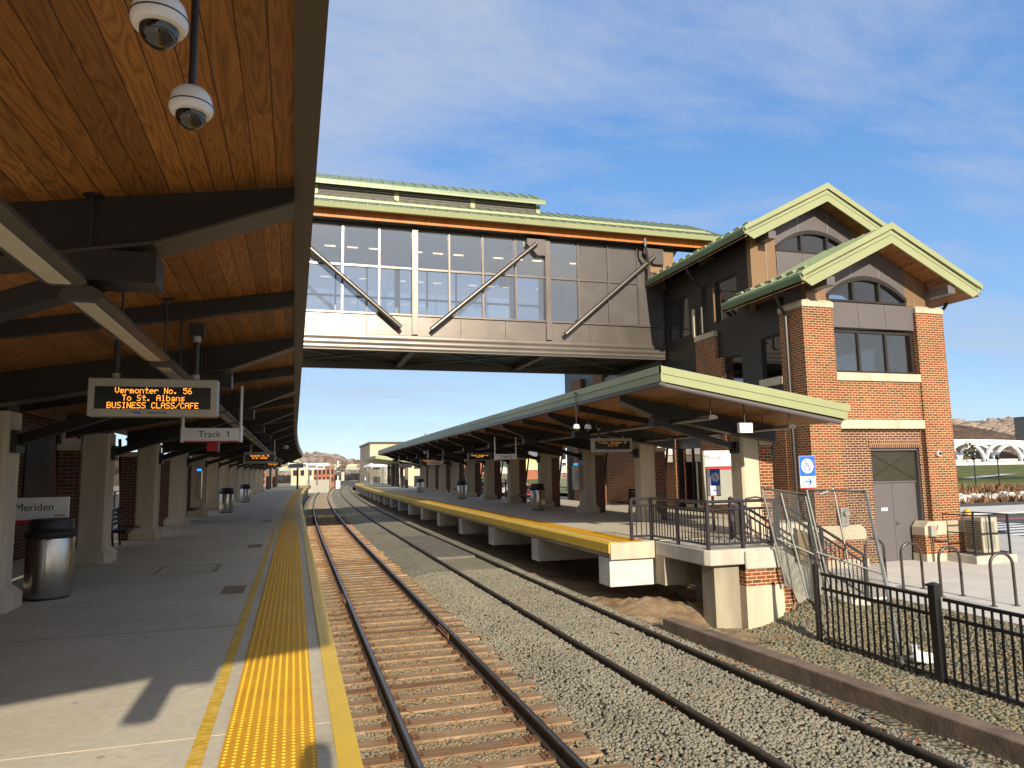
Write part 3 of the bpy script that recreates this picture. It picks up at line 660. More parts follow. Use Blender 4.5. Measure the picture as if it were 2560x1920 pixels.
def railing(name, label, pts, h=.92, post=.06, step=.115, loc=None, mat='rail_paint', group=None, curve=False, gap=.1):
    """tube railing with double top rail and vertical pickets along a polyline"""
    t = thing(name, label, 'railing', loc or pts[0], group)
    pk = MB(); tr = MB()
    for a, b in zip(pts, pts[1:]):
        a, b = Vector(a), Vector(b); L = (b-a).length; up = Vector((0, 0, 1))
        for z in (h, h-.15, gap): tr.tube(a+up*z, b+up*z, .030 if z == h else .024, 8)
        n = max(2, int(L/step))
        for i in range(1, n): q = a+(b-a)*i/n; pk.tube(q+up*gap, q+up*(h-.15), .0125, 5)
        m = max(1, int(round(L/1.0)))
        for i in range(m): q = a+(b-a)*i/m; mb = MB(); mb.box(q.x-post/2, q.x+post/2, q.y-post/2, q.y+post/2, q.z, q.z+h); mb.build('post', mat, t)
    q = Vector(pts[-1]); mb = MB(); mb.box(q.x-post/2, q.x+post/2, q.y-post/2, q.y+post/2, q.z, q.z+h); mb.build('post', mat, t)
    tr.build('top_rail', mat, t); o = pk.build('pickets', mat, t); o['kind'] = 'stuff'; return t
railing('guard_railing', 'purple-brown guard railing around the chamfered stair landing', [(7.2, 14.62, 0), (7.69, 14.62, 0), (7.74, 12.40, 0), (9.28, 12.36, 0)])
railing('stair_railing', 'dark handrail with pickets down the street side of the steps', [(9.32, 12.36, 0), (11.4, 12.36, -1.2)])
railing('stair_railing', 'dark handrail with pickets down the building side of the steps', [(9.32, 13.97, 0), (11.4, 13.97, -1.2), (11.75, 13.97, -1.25)])
mb = MB(); mb.path([(9.2, 13.2, .62), (9.2, 13.2, .92), (9.45, 13.2, .95), (9.7, 13.2, .90), (11.2, 13.2, -.1), (11.4, 13.2, -.35)], .02, 8); mb.tube((9.2, 13.2, .62), (9.32, 13.2, 0), .02); mb.tube((11.4, 13.2, -.35), (11.4, 13.2, -1.25), .02)
mb.build('handrail', 'stainless', smooth=True, label='curved stainless steel handrail in the middle of the steps', cat='handrail', loc=(10, 13.2, -.5))
railing('rear_railing', 'dark railing along the street side of the far platform', [(11.75+off(y), y, 0) for y in (36.2, 44, 52, 60, 68)], h=1.05, step=.16)
railing('rear_railing', 'dark railing at the back of the near platform beyond the brick station', [(-6.6+off(y), y, 0) for y in (19.5, 30, 40, 50, 60, 70)], h=1.05, step=.16)

# ---------------------------------------------------------------- canopies
def canopy(side, label, xe, ze, y0, y1, beams, joists, cols, z_col=2.43, tall=.34, uc=3.55):
    """mono-pitch canopy: side -1 slopes away to the west, +1 to the east; xe edge x, ze soffit height at the edge"""
    S = .165; W = 4.45
    X = lambda u: xe+side*u
    t = thing('platform_canopy', label, 'canopy', (X(3.4), (y0+y1)/2, 0))
    P = lambda pts: [(X(u), z) for u, z in pts]
    zt = ze+tall
    mb = MB(True); mb.strip(P([(.03, zt-.02), (W, zt-.02-S*W), (W, zt-.09-S*W), (.03, zt-.09)]), y0+.03, y1, 4); mb.build('roof', 'green_roof', t)
    mb = MB(True); mb.strip(P([(.12, ze-.02), (W-.05, ze-.02-S*(W-.05)), (W-.05, ze-S*(W-.05)), (.12, ze)]), y0+.06, y1, 4); mb.build('soffit', 'soffit_wood', t)
    # stepped fascia along the track and bronze trim below it
    mb = MB(True); mb.strip(P([(0, zt), (.028, zt), (.028, zt-.15), (0, zt-.15)]), y0, y1, 3); mb.strip(P([(.016, zt-.155), (.045, zt-.155), (.045, zt-.31), (.016, zt-.31)]), y0, y1, 3); mb.build('edge_fascia', 'green', t)
    mb = MB(True); mb.strip(P([(-.004, ze-.045), (.125, ze-.045), (.125, ze+.025), (-.004, ze+.025)]), y0+.03, y1, 3); mb.build('edge_trim', 'trim', t)
    # end fascia
    for ye, sg in ((y0, 1),) + (((y1, -1),) if True else ()):
        dx = off(ye); mb = MB(); a_, b_ = sorted((ye, ye+sg*.03)); c_, d_ = sorted((ye+sg*.018, ye+sg*.05))
        mb.prism([(p[0]+dx, p[1]) for p in P([(0, zt+.002), (W+.08, zt-S*W+.002), (W+.12, zt-.06-S*W), (W+.05, zt-.15-S*W), (0, zt-.15)])], a_, b_)
        mb.prism([(p[0]+dx, p[1]) for p in P([(0.016, zt-.155), (W+.05, zt-.155-S*W), (W-.02, zt-.31-S*W), (.016, zt-.31)])], c_, d_); mb.build('end_fascia', 'green', t)
        mb = MB(); mb.tube((X(.06)+dx, ye+sg*.10, ze-.02), (X(W-.1)+dx, ye+sg*.10, ze-.02-S*W), .055, 10); mb.build('end_tube', 'plum_panel', t, smooth=True)
    mb = MB(True); mb.strip(P([(W-.06, zt-.34-S*W), (W+.04, zt-.34-S*W), (W+.10, zt-.08-S*W), (W-.06, zt-.06-S*W)]), y0+.06, y1, 4); mb.build('gutter', 'green', t)
    def soff(u): return ze-.02-S*u
    for y in beams:
        dx = off(y); web, fl = MB(), MB()
        dep = lambda u: .10+.22*min(1, u/.9)+.06*min(1, max(0, (u-.9)/2))
        us = [.12, .9, 3.0, W-.25]; lo = [(u, soff(u)-dep(u)) for u in us]
        web.prism([(p[0]+dx, p[1]) for p in P([(.12, soff(.12)+.01)]+lo+[(W-.25, soff(W-.25)+.01)])], y-.012, y+.012); bmb = web.build('beam', 'steel_dark', t)
        for (u0, z0), (u1, z1) in zip(lo, lo[1:]): fl.hexa([(X(u0)+dx, y-.14, z0-.018), (X(u1)+dx, y-.14, z1-.018), (X(u1)+dx, y+.14, z1-.018), (X(u0)+dx, y+.14, z0-.018), (X(u0)+dx, y-.14, z0), (X(u1)+dx, y-.14, z1), (X(u1)+dx, y+.14, z1), (X(u0)+dx, y+.14, z0)])
        fl.build('flange', 'steel_flange', bmb)
        nb = MB(); zb = soff(1.15)-dep(1.15); nb.box(*sorted((X(.88)+dx, X(1.32)+dx)), y-.13, y+.13, zb-.20, zb-.019); nb.build('bracket', 'steel_dark', bmb)
    for y in joists:
        dx = off(y); mb = MB(); q = [(.12, soff(.12)+.01), (W-.1, soff(W-.1)+.01), (W-.1, soff(W-.1)-.14), (.12, soff(.12)-.14)]
        mb.prism([(p[0]+dx, p[1]) for p in P(q)], y-.05, y+.05); mb.build('joist', 'steel_dark', t)
    for ci, y in enumerate(cols):
        dx = off(y)
        c = MB(); h = .25; xc = X(uc)+dx
        oc = lambda r, k: [(xc-r, y-r+k), (xc-r+k, y-r), (xc+r-k, y-r), (xc+r, y-r+k), (xc+r, y+r-k), (xc+r-k, y+r), (xc-r+k, y+r), (xc-r, y+r-k)]
        c.prism(oc(h, .045), .30, z_col, 'z')
        a_, b_ = oc(h+.11, .09), oc(h, .045); c.prism(a_, .004, .18, 'z'); n8 = 8
        c.add([(p[0], p[1], .18) for p in a_]+[(p[0], p[1], .30) for p in b_], [(i, (i+1) % 8, 8+(i+1) % 8, 8+i) for i in range(8)])
        co = c.build('column', 'buff', t)
        mb = MB(); mb.box(*sorted((xc+side*(h+.001), xc+side*(h+.36))), y-h+.03, y+h-.03, .004, z_col-.32); mb.build('brick_back', 'brick' if side > 0 and ci == 0 else 'shade_brick', co)  # shade put into the colour: darker brick except on the sunlit first column
        mb = MB(); mb.box(*sorted((xc+side*(h+.001), xc+side*(h+.38))), y-h, y+h, z_col-.32, z_col-.2); mb.build('back_cap', 'buff', co)
        mb = MB(); mb.box(xc-.22, xc+.22, y-.2, y+.2, z_col, z_col+.1); mb.box(xc-.1, xc+.1, y-.1, y+.1, z_col+.1, soff(uc)-.2); mb.build('saddle', 'steel_dark', co)
        yb = min(beams, key=lambda q: abs(q-y))
        zb = soff(1.15)-.34-.12
        mb = MB(); mb.box(*sorted((xc-side*(h+.0), xc-side*(h+.07))), y-.15, y+.15, 1.92, 2.2); mb.bar((xc-side*(h+.03), y, 2.07), (X(1.15)+off(yb), yb, zb), .13, .13); mb.build('strut', 'steel_dark', co)
        mb = MB(); mb.tube((xc+side*(h+.34), y+.05, .5), (X(W-.02)+dx, y+.05, soff(W)-.12), .04, 8); mb.bar((xc+side*.3, y, z_col-.05), (X(W-.2)+dx, y, soff(W-.2)-.12), .09, .12); mb.build('rear_brace', 'steel_dark', co)
    return t
LB = [-.8]+[4.58+5.28*k for k in range(14)]; LB = [-.55, 4.58, 9.82, 15.2]+[15.2+5.15*k for k in range(1, 13)]
LJ = [1.9, 7.36, 12.56]+[17.8+5.15*k for k in range(0, 12)]
can_l = canopy(-1, 'near canopy with orange wood soffit sheltering the shaded platform', 0.09, 3.45, -1.6, 76, LB, LJ, [5.25]+[10.40+5.1*k for k in range(13)], tall=.34, uc=3.71)
RB = [14.6+4.78*k for k in range(11)]; RJ = [17.1+4.78*k for k in range(10)]
can_r = canopy(1, 'far canopy with light green fascia in front of the brick tower', 6.9, 3.27, 12.5, 67, RB, RJ, [14.95, 20.15]+[24.75+4.72*k for k in range(9)], tall=.35)
# ---------------------------------------------------------------- lights, cameras and signs under the canopies
def fixture(x, z, y, L, label, group, up=.62):
    t = thing('tube_light', label, 'light', (x, y, z), group)
    mb = MB(); prof = [(-.11, -.012), (-.085, -.03), (-.05, -.036), (.05, -.036), (.085, -.03), (.11, -.012), (.10, .02), (.055, .048), (0, .056), (-.055, .048), (-.10, .02)]
    mb.prism([(x+p[0], z+p[1]) for p in prof], y, y+L); mb.build('housing', 'steel_flange', t, smooth=True)
    mb = MB(); mb.prism([(x-.055, z-.037), (x-.04, z-.041), (x+.04, z-.041), (x+.055, z-.037), (x+.05, z-.03), (x-.05, z-.03)], y+.06, y+L-.06); mb.build('diffuser', 'diffuser', t)
    for q in (.1, 1.0): mb = MB(); mb.tube((x, y+q, z+.05), (x, y+q, z+up), .009, 6); mb.lathe([(.05, up-.012), (.05, up)], (x, y+q, z), 10); mb.build('rod', 'steel_dark', t)
    return t
fix = fixture(0, 0, 0, 2.28, '', 'tube lights hanging in a row below the near canopy')
def place(o, root, loc, label=None, group=None, rz=0):
    root.location = loc; root.rotation_euler = (0, 0, rz)
    if label: root['label'] = label
    if group: root['group'] = group
ys = [-1.2, 1.82, 4.42]+[4.42+2.6*k for k in range(1, 21)]
for i, y in enumerate(ys):
    r = fix if i == 0 else copy_tree(fix)
    place(None, r, (-1.16+off(y), y, 2.62), 'tube light under the near canopy, %s from the platform end' % (ORD[i] if i < 20 else ['twenty-first', 'twenty-second', 'twenty-third', 'twenty-fourth'][i-20]))
for i in range(18):
    y = 12.95+2.6*i; r = copy_tree(fix); place(None, r, (8.35+off(y), y, 2.63), 'tube light in the track-side row of the far canopy, %s from its near end' % ORD[i], 'tube lights hanging below the far canopy')
for i in range(3):
    y = 12.7+2.6*i; r = copy_tree(fix); place(None, r, (10.1, y, 2.42), 'tube light in the building-side row of the far canopy, %s from its near end' % ORD[i], 'tube lights hanging below the far canopy')

def dome_cam(R, rod):
    """pendant dome camera, origin at the centre of the rim"""
    t = thing('dome_camera', '', 'camera', (0, 0, 0))
    mb = MB(); mb.lathe([(.001, R*1.0), (R*.35, R*.97), (R*.7, R*.82), (R*.9, R*.55), (R*.98, R*.25), (R, .06*R), (R*1.02, 0), (R*1.0, -.22*R), (R*.92, -.36*R), (R*.70, -.40*R)], (0, 0, 0), 28); h = mb.build('housing', 'white_gloss', t, smooth=True)
    mb = MB(); mb.lathe([(R*1.012, -.01*R), (R*1.03, -.01*R), (R*1.03, .05*R), (R*1.012, .05*R)], (0, 0, 0), 28); mb.build('seam_band', 'ink', h)
    mb = MB(); mb.lathe([(R*.70, -.38*R), (R*.68, -.62*R), (R*.56, -.86*R), (R*.34, -1.04*R), (.001, -1.10*R)], (0, 0, 0), 28); mb.build('dome', 'dome_glass', t, smooth=True)
    mb = MB(); mb.tube((0, 0, R*.95), (0, 0, rod), R*.18, 10); mb.lathe([(R*.7, rod-.01), (R*.7, rod)], (0, 0, 0), 14); mb.build('rod', 'steel_dark', t); return t
dc = dome_cam(.064, .64)
place(None, dc, (-.33, 2.30, 2.745), 'white dome camera on a black rod under the near canopy, lower one in the picture', 'dome cameras')
for lab, loc, s in (('white dome camera at the top of the picture on a black rod', (-.335, 1.79, 2.705), 1.0), ('small white dome camera under the far canopy, left of the pair', (6.5+.38, 16.9, 2.66), 1.4), ('small white dome camera under the far canopy, right of the pair beside the display', (7.2, 16.9, 2.66), 1.4), ('white dome camera under the distant part of the near canopy', (-.4, 37, 2.9), 2.0), ('white dome camera under the distant part of the far canopy', (7.6, 43, 2.75), 1.8)):
    r = copy_tree(dc); place(None, r, loc, lab); r.scale = (s, s, s if s == 1 else 1)
    if s != 1: r.scale = (s, s, s); 
FONT57 = {'A': '0E11111F111111', 'B': '1E11111E11111E', 'C': '0E11101010110E', 'D': '1E11111111111E', 'E': '1F10101E10101F', 'F': '1F10101E101010', 'I': '0E04040404040E', 'L': '1010101010101F', 'M': '111B1515111111',
 'N': '11191915131311', 'P': '1E11111E101010', 'S': '0F10100E01011E', 'T': '1F040404040404', 'U': '1111111111110E', 'V': '1111111111 0A04'.replace(' ', ''), 'a': '00000E010F110F', 'b': '10101E1111111E', 'd': '01010F1111110F', 'e': '00000E111F100E', 'i': '04000C0404040E',
 'l': '0C04040404040E', 'm': '00001A15151515', 'n': '00001611111111', 'o': '00000E1111110E', 'r': '00001619101010', 's': '00000F100E011E', 't': '04041F04040405', 'c': '00000E1010110E', 'y': '0000111 10F010E'.replace(' ', ''), '.': '00000000000C0C', ',': '00000000000C08', '/': '01010204081010', ':': '000C0C000C0C00',
 '0': '0E11111111110E', '1': '040C040404040E', '2': '0E11010204081F', '5': '1F101E0101110E', '6': '0608101E11110E', '9': '0E11110F01020C', ' ': '0'*14}
def dots(mb, s, x0, zc, y, px, wx=1.0):
    for k, ch in enumerate(s):
        hx = FONT57.get(ch, '0'*14)
        for r in range(7):
            b = int(hx[2*r:2*r+2], 16)
            for c in range(5):
                if b >> (4-c) & 1:
                    x = x0+(k*6+c)*px*wx; z = zc+(3-r)*px
                    mb.face([(x, y, z-px*.44), (x+px*wx*.92, y, z-px*.44), (x+px*wx*.92, y, z+px*.44), (x, y, z+px*.44)])
def led_sign(label, x0, x1, y, z0, z1, lines, mat='amber', ztop=2.95, logo=True, group='hanging train information displays'):
    t = thing('display_sign', label, 'information display', ((x0+x1)/2, y, z0), group); W, H = x1-x0, z1-z0; d = .17
    mb = MB(); mb.box(x0, x1, y, y+d, z0, z1); mb.build('housing', 'grey_housing', t, bevel=.012)
    sx0, sx1, sz0, sz1 = x0+.055*W, x1-.055*W, z0+.19*H, z1-.225*H
    mb = MB(); mb.box(sx0, sx1, y-.003, y+.004, sz0, sz1); mb.build('screen', 'screen', t)
    sw, sh = sx1-sx0, sz1-sz0; px = sh/3/8.6; wx = sw*.88/(21*6)/px
    for i, ln in enumerate(lines):
        w = (len(ln)*6-1)*px*wx; mb = MB(); dots(mb, ln, (sx0+sx1)/2-w/2, sz1-sh*(i+.5)/3, y-.0045, px, wx); mb.build('message', mat, t)
    if logo:
        mb = MB(); cx, cz, k = (x0+x1)/2-.12*W, z0+.095*H, .035*H
        for q in range(3): mb.prism([(cx-.06*W+q*.018*W, cz+k*(1-q*.6)), (cx+.03*W, cz+k*(1-q*.6)-.004), (cx+.018*W, cz+k*(.5-q*.6)-.004), (cx-.045*W+q*.018*W, cz+k*(.5-q*.6))], y-.003, y+.002)
        mb.build('emblem', 'blue', t); text('lettering', 'AMTRAK', .075*H, ((x0+x1)/2+.03*W, y-.001, z0+.09*H), 'ink', t, sx=1.5)
    for q in (.19, .81):
        xq = x0+W*q; mb = MB(); mb.tube((xq, y+d/2, z1), (xq, y+d/2, ztop), .026, 10); mb.build('pole', 'steel_dark', t, smooth=True)
        for za, zb in ((z1, z1+.05), (ztop-.07, ztop-.01)): mb = MB(); mb.tube((xq, y+d/2, za), (xq, y+d/2, zb), .036, 10); mb.build('collar', 'grey_housing', t, smooth=True)
        mb = MB(); mb.box(xq-.07, xq+.07, y+d/2-.07, y+d/2+.07, ztop-.01, ztop+.11); mb.build('mount', 'steel_dark', t)
    return t
led_sign('lit display reading Vermonter No. 56 hanging nearest in the near canopy', -1.82, -.715, 7.3, 2.155, 2.51, ['Vermonter No. 56', 'To St. Albans', 'BUSINESS CLASS/CAFE'])
led_sign('lit train display hanging behind the Track 1 sign', -1.62, -.60, 25.4, 1.97, 2.35, ['Vermonter No. 56', 'To St. Albans'], ztop=2.9, logo=False)
led_sign('small lit display farthest along the near canopy', -1.75, -.75, 46, 2.0, 2.36, ['Vermonter No. 56', 'To St. Albans'], ztop=2.9, logo=False)
led_sign('grey date display nearest in the far canopy beside two dome cameras', 7.82, 9.0, 18.05, 2.06, 2.44, ['Friday, December 29', '2:10 PM'], 'dim_amber', ztop=2.72)
led_sign('lit date display behind the Track 2 sign', 7.95, 9.1, 33.3, 2.09, 2.45, ['Friday, December 29', '2:10 PM'], ztop=2.8, logo=False)
led_sign('distant lit date display beside the grey Track 2 sign', 8.15, 9.25, 48.0, 2.1, 2.46, ['Friday, December 29', '2:10 PM'], ztop=2.8, logo=False)
def track_sign(label, x0, x1, y, z0, z1, s, ztop, group='hanging track number signs'):
    t = thing('track_sign', label, 'track sign', ((x0+x1)/2, y, z0), group); H = z1-z0
    mb = MB(); mb.box(x0+.05, x1-.05, y, y+.06, z0+.1*H, z1); mb.build('panel', 'white', t)
    mb = MB(); mb.box(x0+.05, x1-.05, y-.001, y+.061, z0, z0+.1*H-.001); mb.build('stripe', 'red', t)
    one = s.endswith('1'); text('lettering', s[:-1] if one else s, .62*H, ((x0+x1)/2-(.05*H if one else 0), y-.001, z0+.55*H), 'ink', t)
    if one: mb = MB(); xq = (x0+x1)/2+1.08*H; mb.box(xq, xq+.07*H, y-.004, y-.0005, z0+.335*H, z0+.775*H); mb.bar((xq+.01*H, y-.002, z0+.745*H), (xq-.10*H, y-.002, z0+.66*H), .06*H, .003, (0, 1, 0)); mb.build('numeral', 'ink', t)
    for q in (x0+.025, x1-.025): mb = MB(); mb.tube((q, y+.03, z0), (q, y+.03, z1+.03), .036, 10); mb.tube((q, y+.03, z1+.03), (q, y+.03, ztop), .024, 10); mb.build('hanger', 'white', t, smooth=True)
track_sign('white Track 1 sign below and behind the large lit display', -1.76, -.83, 12.5, 2.135, 2.365, 'Track 1', 3.06)
track_sign('white Track 2 sign nearest in the far canopy', 7.2, 8.08, 25.9, 1.995, 2.22, 'Track 2', 2.86)
track_sign('small grey Track 2 sign farther along the far canopy', 7.55, 8.5, 42, 1.97, 2.24, 'Track 2', 2.9)
track_sign('white Track 1 sign far along the near canopy', -1.7, -.75, 30.5, 2.05, 2.3, 'Track 1', 3.0)
track_sign('farthest pale Track 2 sign near the end of the far canopy', 7.95, 9.0, 57, 1.95, 2.25, 'Track 2', 2.9)
tg = thing('exit_sign', 'small red sign hanging under the near canopy below the Track 1 sign', 'sign', (-1.6, 16, 2.1)); mb = MB(); mb.box(-1.74, -1.53, 16, 16.06, 2.10, 2.27); mb.build('panel', 'red', tg); mb = MB(); mb.box(-1.53, -1.5, 16, 16.06, 2.08, 2.29); mb.tube((-1.6, 16.03, 2.27), (-1.6, 16.03, 3.0), .012, 6); mb.build('frame', 'grey_housing', tg)
# sunlit box lamp under the near end of the far canopy
t = thing('box_sign', 'bright white box hanging on a thin rod before the first far column', 'hanging box', (8.95, 12.9, 2.31)); q0, q1 = at(1849, 1057, 12.9), at(1883, 1082, 12.9)
mb = MB(); mb.box(q0[0], q1[0], 12.9, 13.0, q1[2], q0[2]); mb.build('panel', 'white_gloss', t, bevel=.008); xm = (q0[0]+q1[0])/2
mb = MB(); mb.tube((xm, 12.95, q0[2]), (xm, 12.95, 2.9), .012, 6); mb.lathe([(.06, 2.89), (.06, 2.91)], (xm, 12.95, 0), 12); mb.build('rod', 'steel_dark', t)
# emergency call points with blue lamps on columns
for lab, x, y in (('emergency call box with blue lamp on a column of the near canopy', -2.98, 25.55), ('emergency call box with blue lamp on a column of the far canopy', 9.96, 24.7)):
    t = thing('call_box', lab, 'call box', (x, y, 1.0), 'blue light call boxes'); mb = MB(); mb.box(x-.09, x+.09, y-.12, y+.12, .85, 1.75); mb.build('housing', 'stainless', t, bevel=.01); mb = MB(); mb.box(x-.06, x+.06, y-.115, y+.0, 1.752, 1.82); mb.build('lamp', 'blue_lamp', t)
# trash bins
def bin_(loc, label):
    t = thing('trash_bin', label, 'trash bin', (0, 0, 0), 'stainless trash bins along the platforms')
    mb = MB(); mb.lathe([(.28, .03), (.285, .05), (.285, .78), (.28, .80)], n=32); mb.build('drum', 'stainless', t, smooth=True)
    mb = MB(); mb.lathe([(.25, 0), (.25, .03)], n=24); mb.build('foot', 'black', t)
    mb = MB(); mb.lathe([(.30, .80), (.31, .82), (.31, .88), (.28, .90), (.265, .95), (.268, 1.02), (.25, 1.05), (.001, 1.06)], n=28); mb.build('lid', 'black', t, smooth=True)
    t.location = loc; return t
b0 = bin_((-3.14, 11.25, 0), 'stainless trash bin with black lid beside the nearest near-platform column')
for lab, loc in (('trash bin with black lid standing in the middle of the near platform columns', (-2.75, 33.2, 0)), ('smaller-looking trash bin farther along the near platform', (-2.7, 44.5, 0)), ('stainless trash bin with black lid nearest on the far platform', (9.35, 27.3, 0)), ('stainless trash bin second along the far platform', (9.4, 41, 0)), ('stainless trash bin farthest along the far platform', (9.5, 56, 0))):
    r = copy_tree(b0); r.location = loc; r['label'] = lab
def bench(loc, label, rz):
    t = thing('bench', label, 'bench', (0, 0, 0), 'black benches along the platforms')
    mb = MB()
    for k in range(5): mb.box(-.8, .8, -.22+k*.095, -.15+k*.095, .42, .445)
    mb.build('seat', 'black_paint', t); mb = MB()
    for k in range(4): mb.box(-.8, .8, .235+k*.012, .255+k*.012, .5+k*.1, .57+k*.1)
    mb.build('backrest', 'black_paint', t)
    for x in (-.7, 0, .7): mb = MB(); mb.bar((x, -.2, 0), (x, -.2, .42), .04, .05); mb.bar((x, .2, 0), (x, .28, .88), .04, .05, (1, 0, 0)); mb.bar((x, -.2, .4), (x, .22, .4), .04, .04); mb.build('leg', 'black_paint', t)
    t.location = loc; t.rotation_euler = (0, 0, rz); return t
bn = bench((-3.7, 18.4, 0), 'black bench between the second and third near columns', math.pi/2)
for lab, loc, rz in (('black bench beyond the third near column', (-3.5, 28.0, 0), math.pi/2), ('black bench far along the near platform', (-3.2, 38.4, 0), math.pi/2), ('black bench before the nearest far trash bin', (10.4, 32.0, 0), -math.pi/2), ('black bench farther along the far platform', (10.4, 46.4, 0), -math.pi/2), ('black bench by the brick tower wall under the far canopy', (11.2, 22.6, 0), -math.pi/2)):
    r = copy_tree(bn); r.location = loc; r.rotation_euler = (0, 0, rz); r['label'] = lab
# station name sign, near platform
t = thing('station_sign', 'white Meriden sign with red stripe behind the nearest near column', 'station sign', (-3.6, 11.7, 0), 'station name signs')
mb = MB(); mb.box(-4.5, -3.07, 11.7, 11.74, 1.02, 1.33); mb.build('panel', 'white', t); mb = MB(); mb.box(-4.5, -3.07, 11.698, 11.742, .965, 1.018); mb.build('stripe', 'red', t)
text('lettering', 'Meriden', .145, (at(86, 1270, 11.7)[0], 11.699, 1.19), 'ink', t); mb = MB()
for k in range(6): mb.box(-3.24+k*.022, -3.226+k*.022, 11.697, 11.7, 1.06, 1.083)
mb.build('small_mark', 'red', t)
for x in (-4.4, -3.3): mb = MB(); mb.box(x-.03, x+.03, 11.745, 11.8, 0, 1.3); mb.build('post', 'steel_dark', t)
# station name sign, far platform
a = at(1761, 1127, 18.6); b = at(1822, 1165, 18.6)
t = thing('station_sign', 'tall Meriden panel with red stripe behind the first far column', 'station sign', (a[0]+.5, 18.6, 0), 'station name signs')
x0 = a[0]; mb = MB(); mb.box(x0, x0+1.25, 18.6, 18.66, 1.62, a[2]); mb.build('panel', 'white', t); mb = MB(); mb.box(x0+.03, x0+1.22, 18.598, 18.662, 1.52, 1.6); mb.build('stripe', 'red', t)
mb = MB(); mb.box(x0+.05, x0+1.2, 18.61, 18.65, .5, 1.52); mb.build('map_panel', 'grey_housing', t); text('lettering', 'Meriden', .20, (x0+.33, 18.598, 1.88), 'ink', t)
for x in (x0-.03, x0+1.27): mb = MB(); mb.box(x-.03, x+.03, 18.6, 18.66, 0, a[2]); mb.build('post', 'grey_housing', t)
# wayfinding sign partly seen between the columns
t = thing('platform_sign', 'white direction sign with red line seen between the first two far columns', 'sign', (12.6, 24.5, 1.5)); q = at(1644, 1115, 24.5); mb = MB(); mb.box(q[0], q[0]+.62, 24.5, 24.56, q[2]-.33, q[2]); mb.build('panel', 'white', t)
mb = MB(); mb.box(q[0], q[0]+.62, 24.498, 24.562, q[2]-.37, q[2]-.335); mb.build('stripe', 'red', t); mb = MB(); mb.box(q[0], q[0]+.62, 24.5, 24.55, q[2]-.62, q[2]-.375); mb.build('map_panel', 'grey_housing', t)
text('lettering', 'To', .14, (q[0]+.42, 24.498, q[2]-.1), 'ink', t); text('lettering', 'To', .14, (q[0]+.42, 24.498, q[2]-.25), 'ink', t)
mb = MB(); mb.box(q[0]+.1, q[0]+.16, 24.57, 24.62, 0, q[2]); mb.build('post', 'grey_housing', t)

def wheelchair(mb, x, z, s, y, d=.004):
    """standard accessibility figure drawn with flat strokes, facing -Y; s = height"""
    def ln(a, b, w): mb.bar((x+a[0]*s, y, z+a[1]*s), (x+b[0]*s, y, z+b[1]*s), w*s, d, (0, 1, 0))
    mb.lathe([(.055*s, -d), (.055*s, d)], (x-.06*s, y, z+.44*s), 12, 'y')
    ln((-.06, .37), (-.04, .05), .09); ln((-.05, .2), (.15, .2), .06); ln((-.04, .05), (.18, .05), .08); ln((.17, .06), (.28, -.27), .08); ln((.27, -.26), (.38, -.22), .07)
    n = 16; r = .235
    for i in range(n):
        a0, a1 = R_(130+230*i/n), R_(130+230*(i+1)/n); c = (.0, -.17)
        ln((c[0]+r*math.cos(a0), c[1]+r*math.sin(a0)), (c[0]+r*math.cos(a1), c[1]+r*math.sin(a1)), .07)
def arrow(mb, x, z, s, y, dirn, d=.003):
    def ln(a, b, w): mb.bar((x+dirn*a[0]*s, y, z+a[1]*s), (x+dirn*b[0]*s, y, z+b[1]*s), w*s, d, (0, 1, 0))
    ln((-.5, 0), (.42, 0), .18); ln((.08, .42), (.5, 0), .18); ln((.08, -.42), (.5, 0), .18)
def ada_sign(label, x0, x1, y, z0, z1, dirn, post_z, depth=.02):
    t = thing('access_sign', label, 'access sign', ((x0+x1)/2, y, post_z), 'blue wheelchair access signs'); W, H = x1-x0, z1-z0; zs = z0+.38*H
    mb = MB(); mb.box(x0, x1, y, y+depth, z0, z1); mb.build('backing', 'white', t)
    mb = MB(); mb.box(x0+.004, x1-.004, y-.003, y-.0005, zs, z1-.004); mb.build('blue_field', 'blue', t)
    mb = MB(); mb.lathe([(.39*W, -.004), (.39*W, -.0035)], ((x0+x1)/2, y, (zs+z1)/2), 32, 'y'); mb.build('disc', 'white', t)
    mb = MB(); wheelchair(mb, (x0+x1)/2-.02, (zs+z1)/2, .68*W, y-.007); mb.build('wheelchair_symbol', 'blue', t)
    mb = MB(); arrow(mb, (x0+x1)/2, (z0+zs)/2+.02*H, .42*W, y-.003, dirn); mb.build('arrow', 'blue', t)
    mb = MB(); mb.box(x0+.002, x1-.002, y-.003, y-.0005, z0, z0+.035*H); mb.build('stripe', 'red', t)
    mb = MB(); mb.box((x0+x1)/2-.025, (x0+x1)/2+.025, y+depth, y+depth+.05, post_z, z1-.05); mb.build('post', 'steel_dark', t)
a = at(1997, 1140, 12.14); b = at(2041, 1221, 12.14); ada_sign('blue wheelchair sign with right arrow standing before the steps', a[0], b[0], 12.14, b[2], a[2], 1, -1.5)
a = at(1774, 1172, 15.9); b = at(1803, 1240, 15.9); ada_sign('blue wheelchair sign with left arrow standing on the far platform', a[0], b[0], 15.9, b[2], a[2], -1, 0, depth=.14)
# ---------------------------------------------------------------- brick tower
bt = thing('station_tower', 'brick and bronze station tower with two green gables beside the far track', 'station building', (16.6, 20, -1.25))
def part(name, mat, fn, bevel=0.0, parent=None, smooth=False):
    mb = MB(); fn(mb); return mb.build(name, mat, parent or bt, bevel=bevel, smooth=smooth)
GZ = -1.25; XL, XR = 14.03, 19.26; YF = 16.9
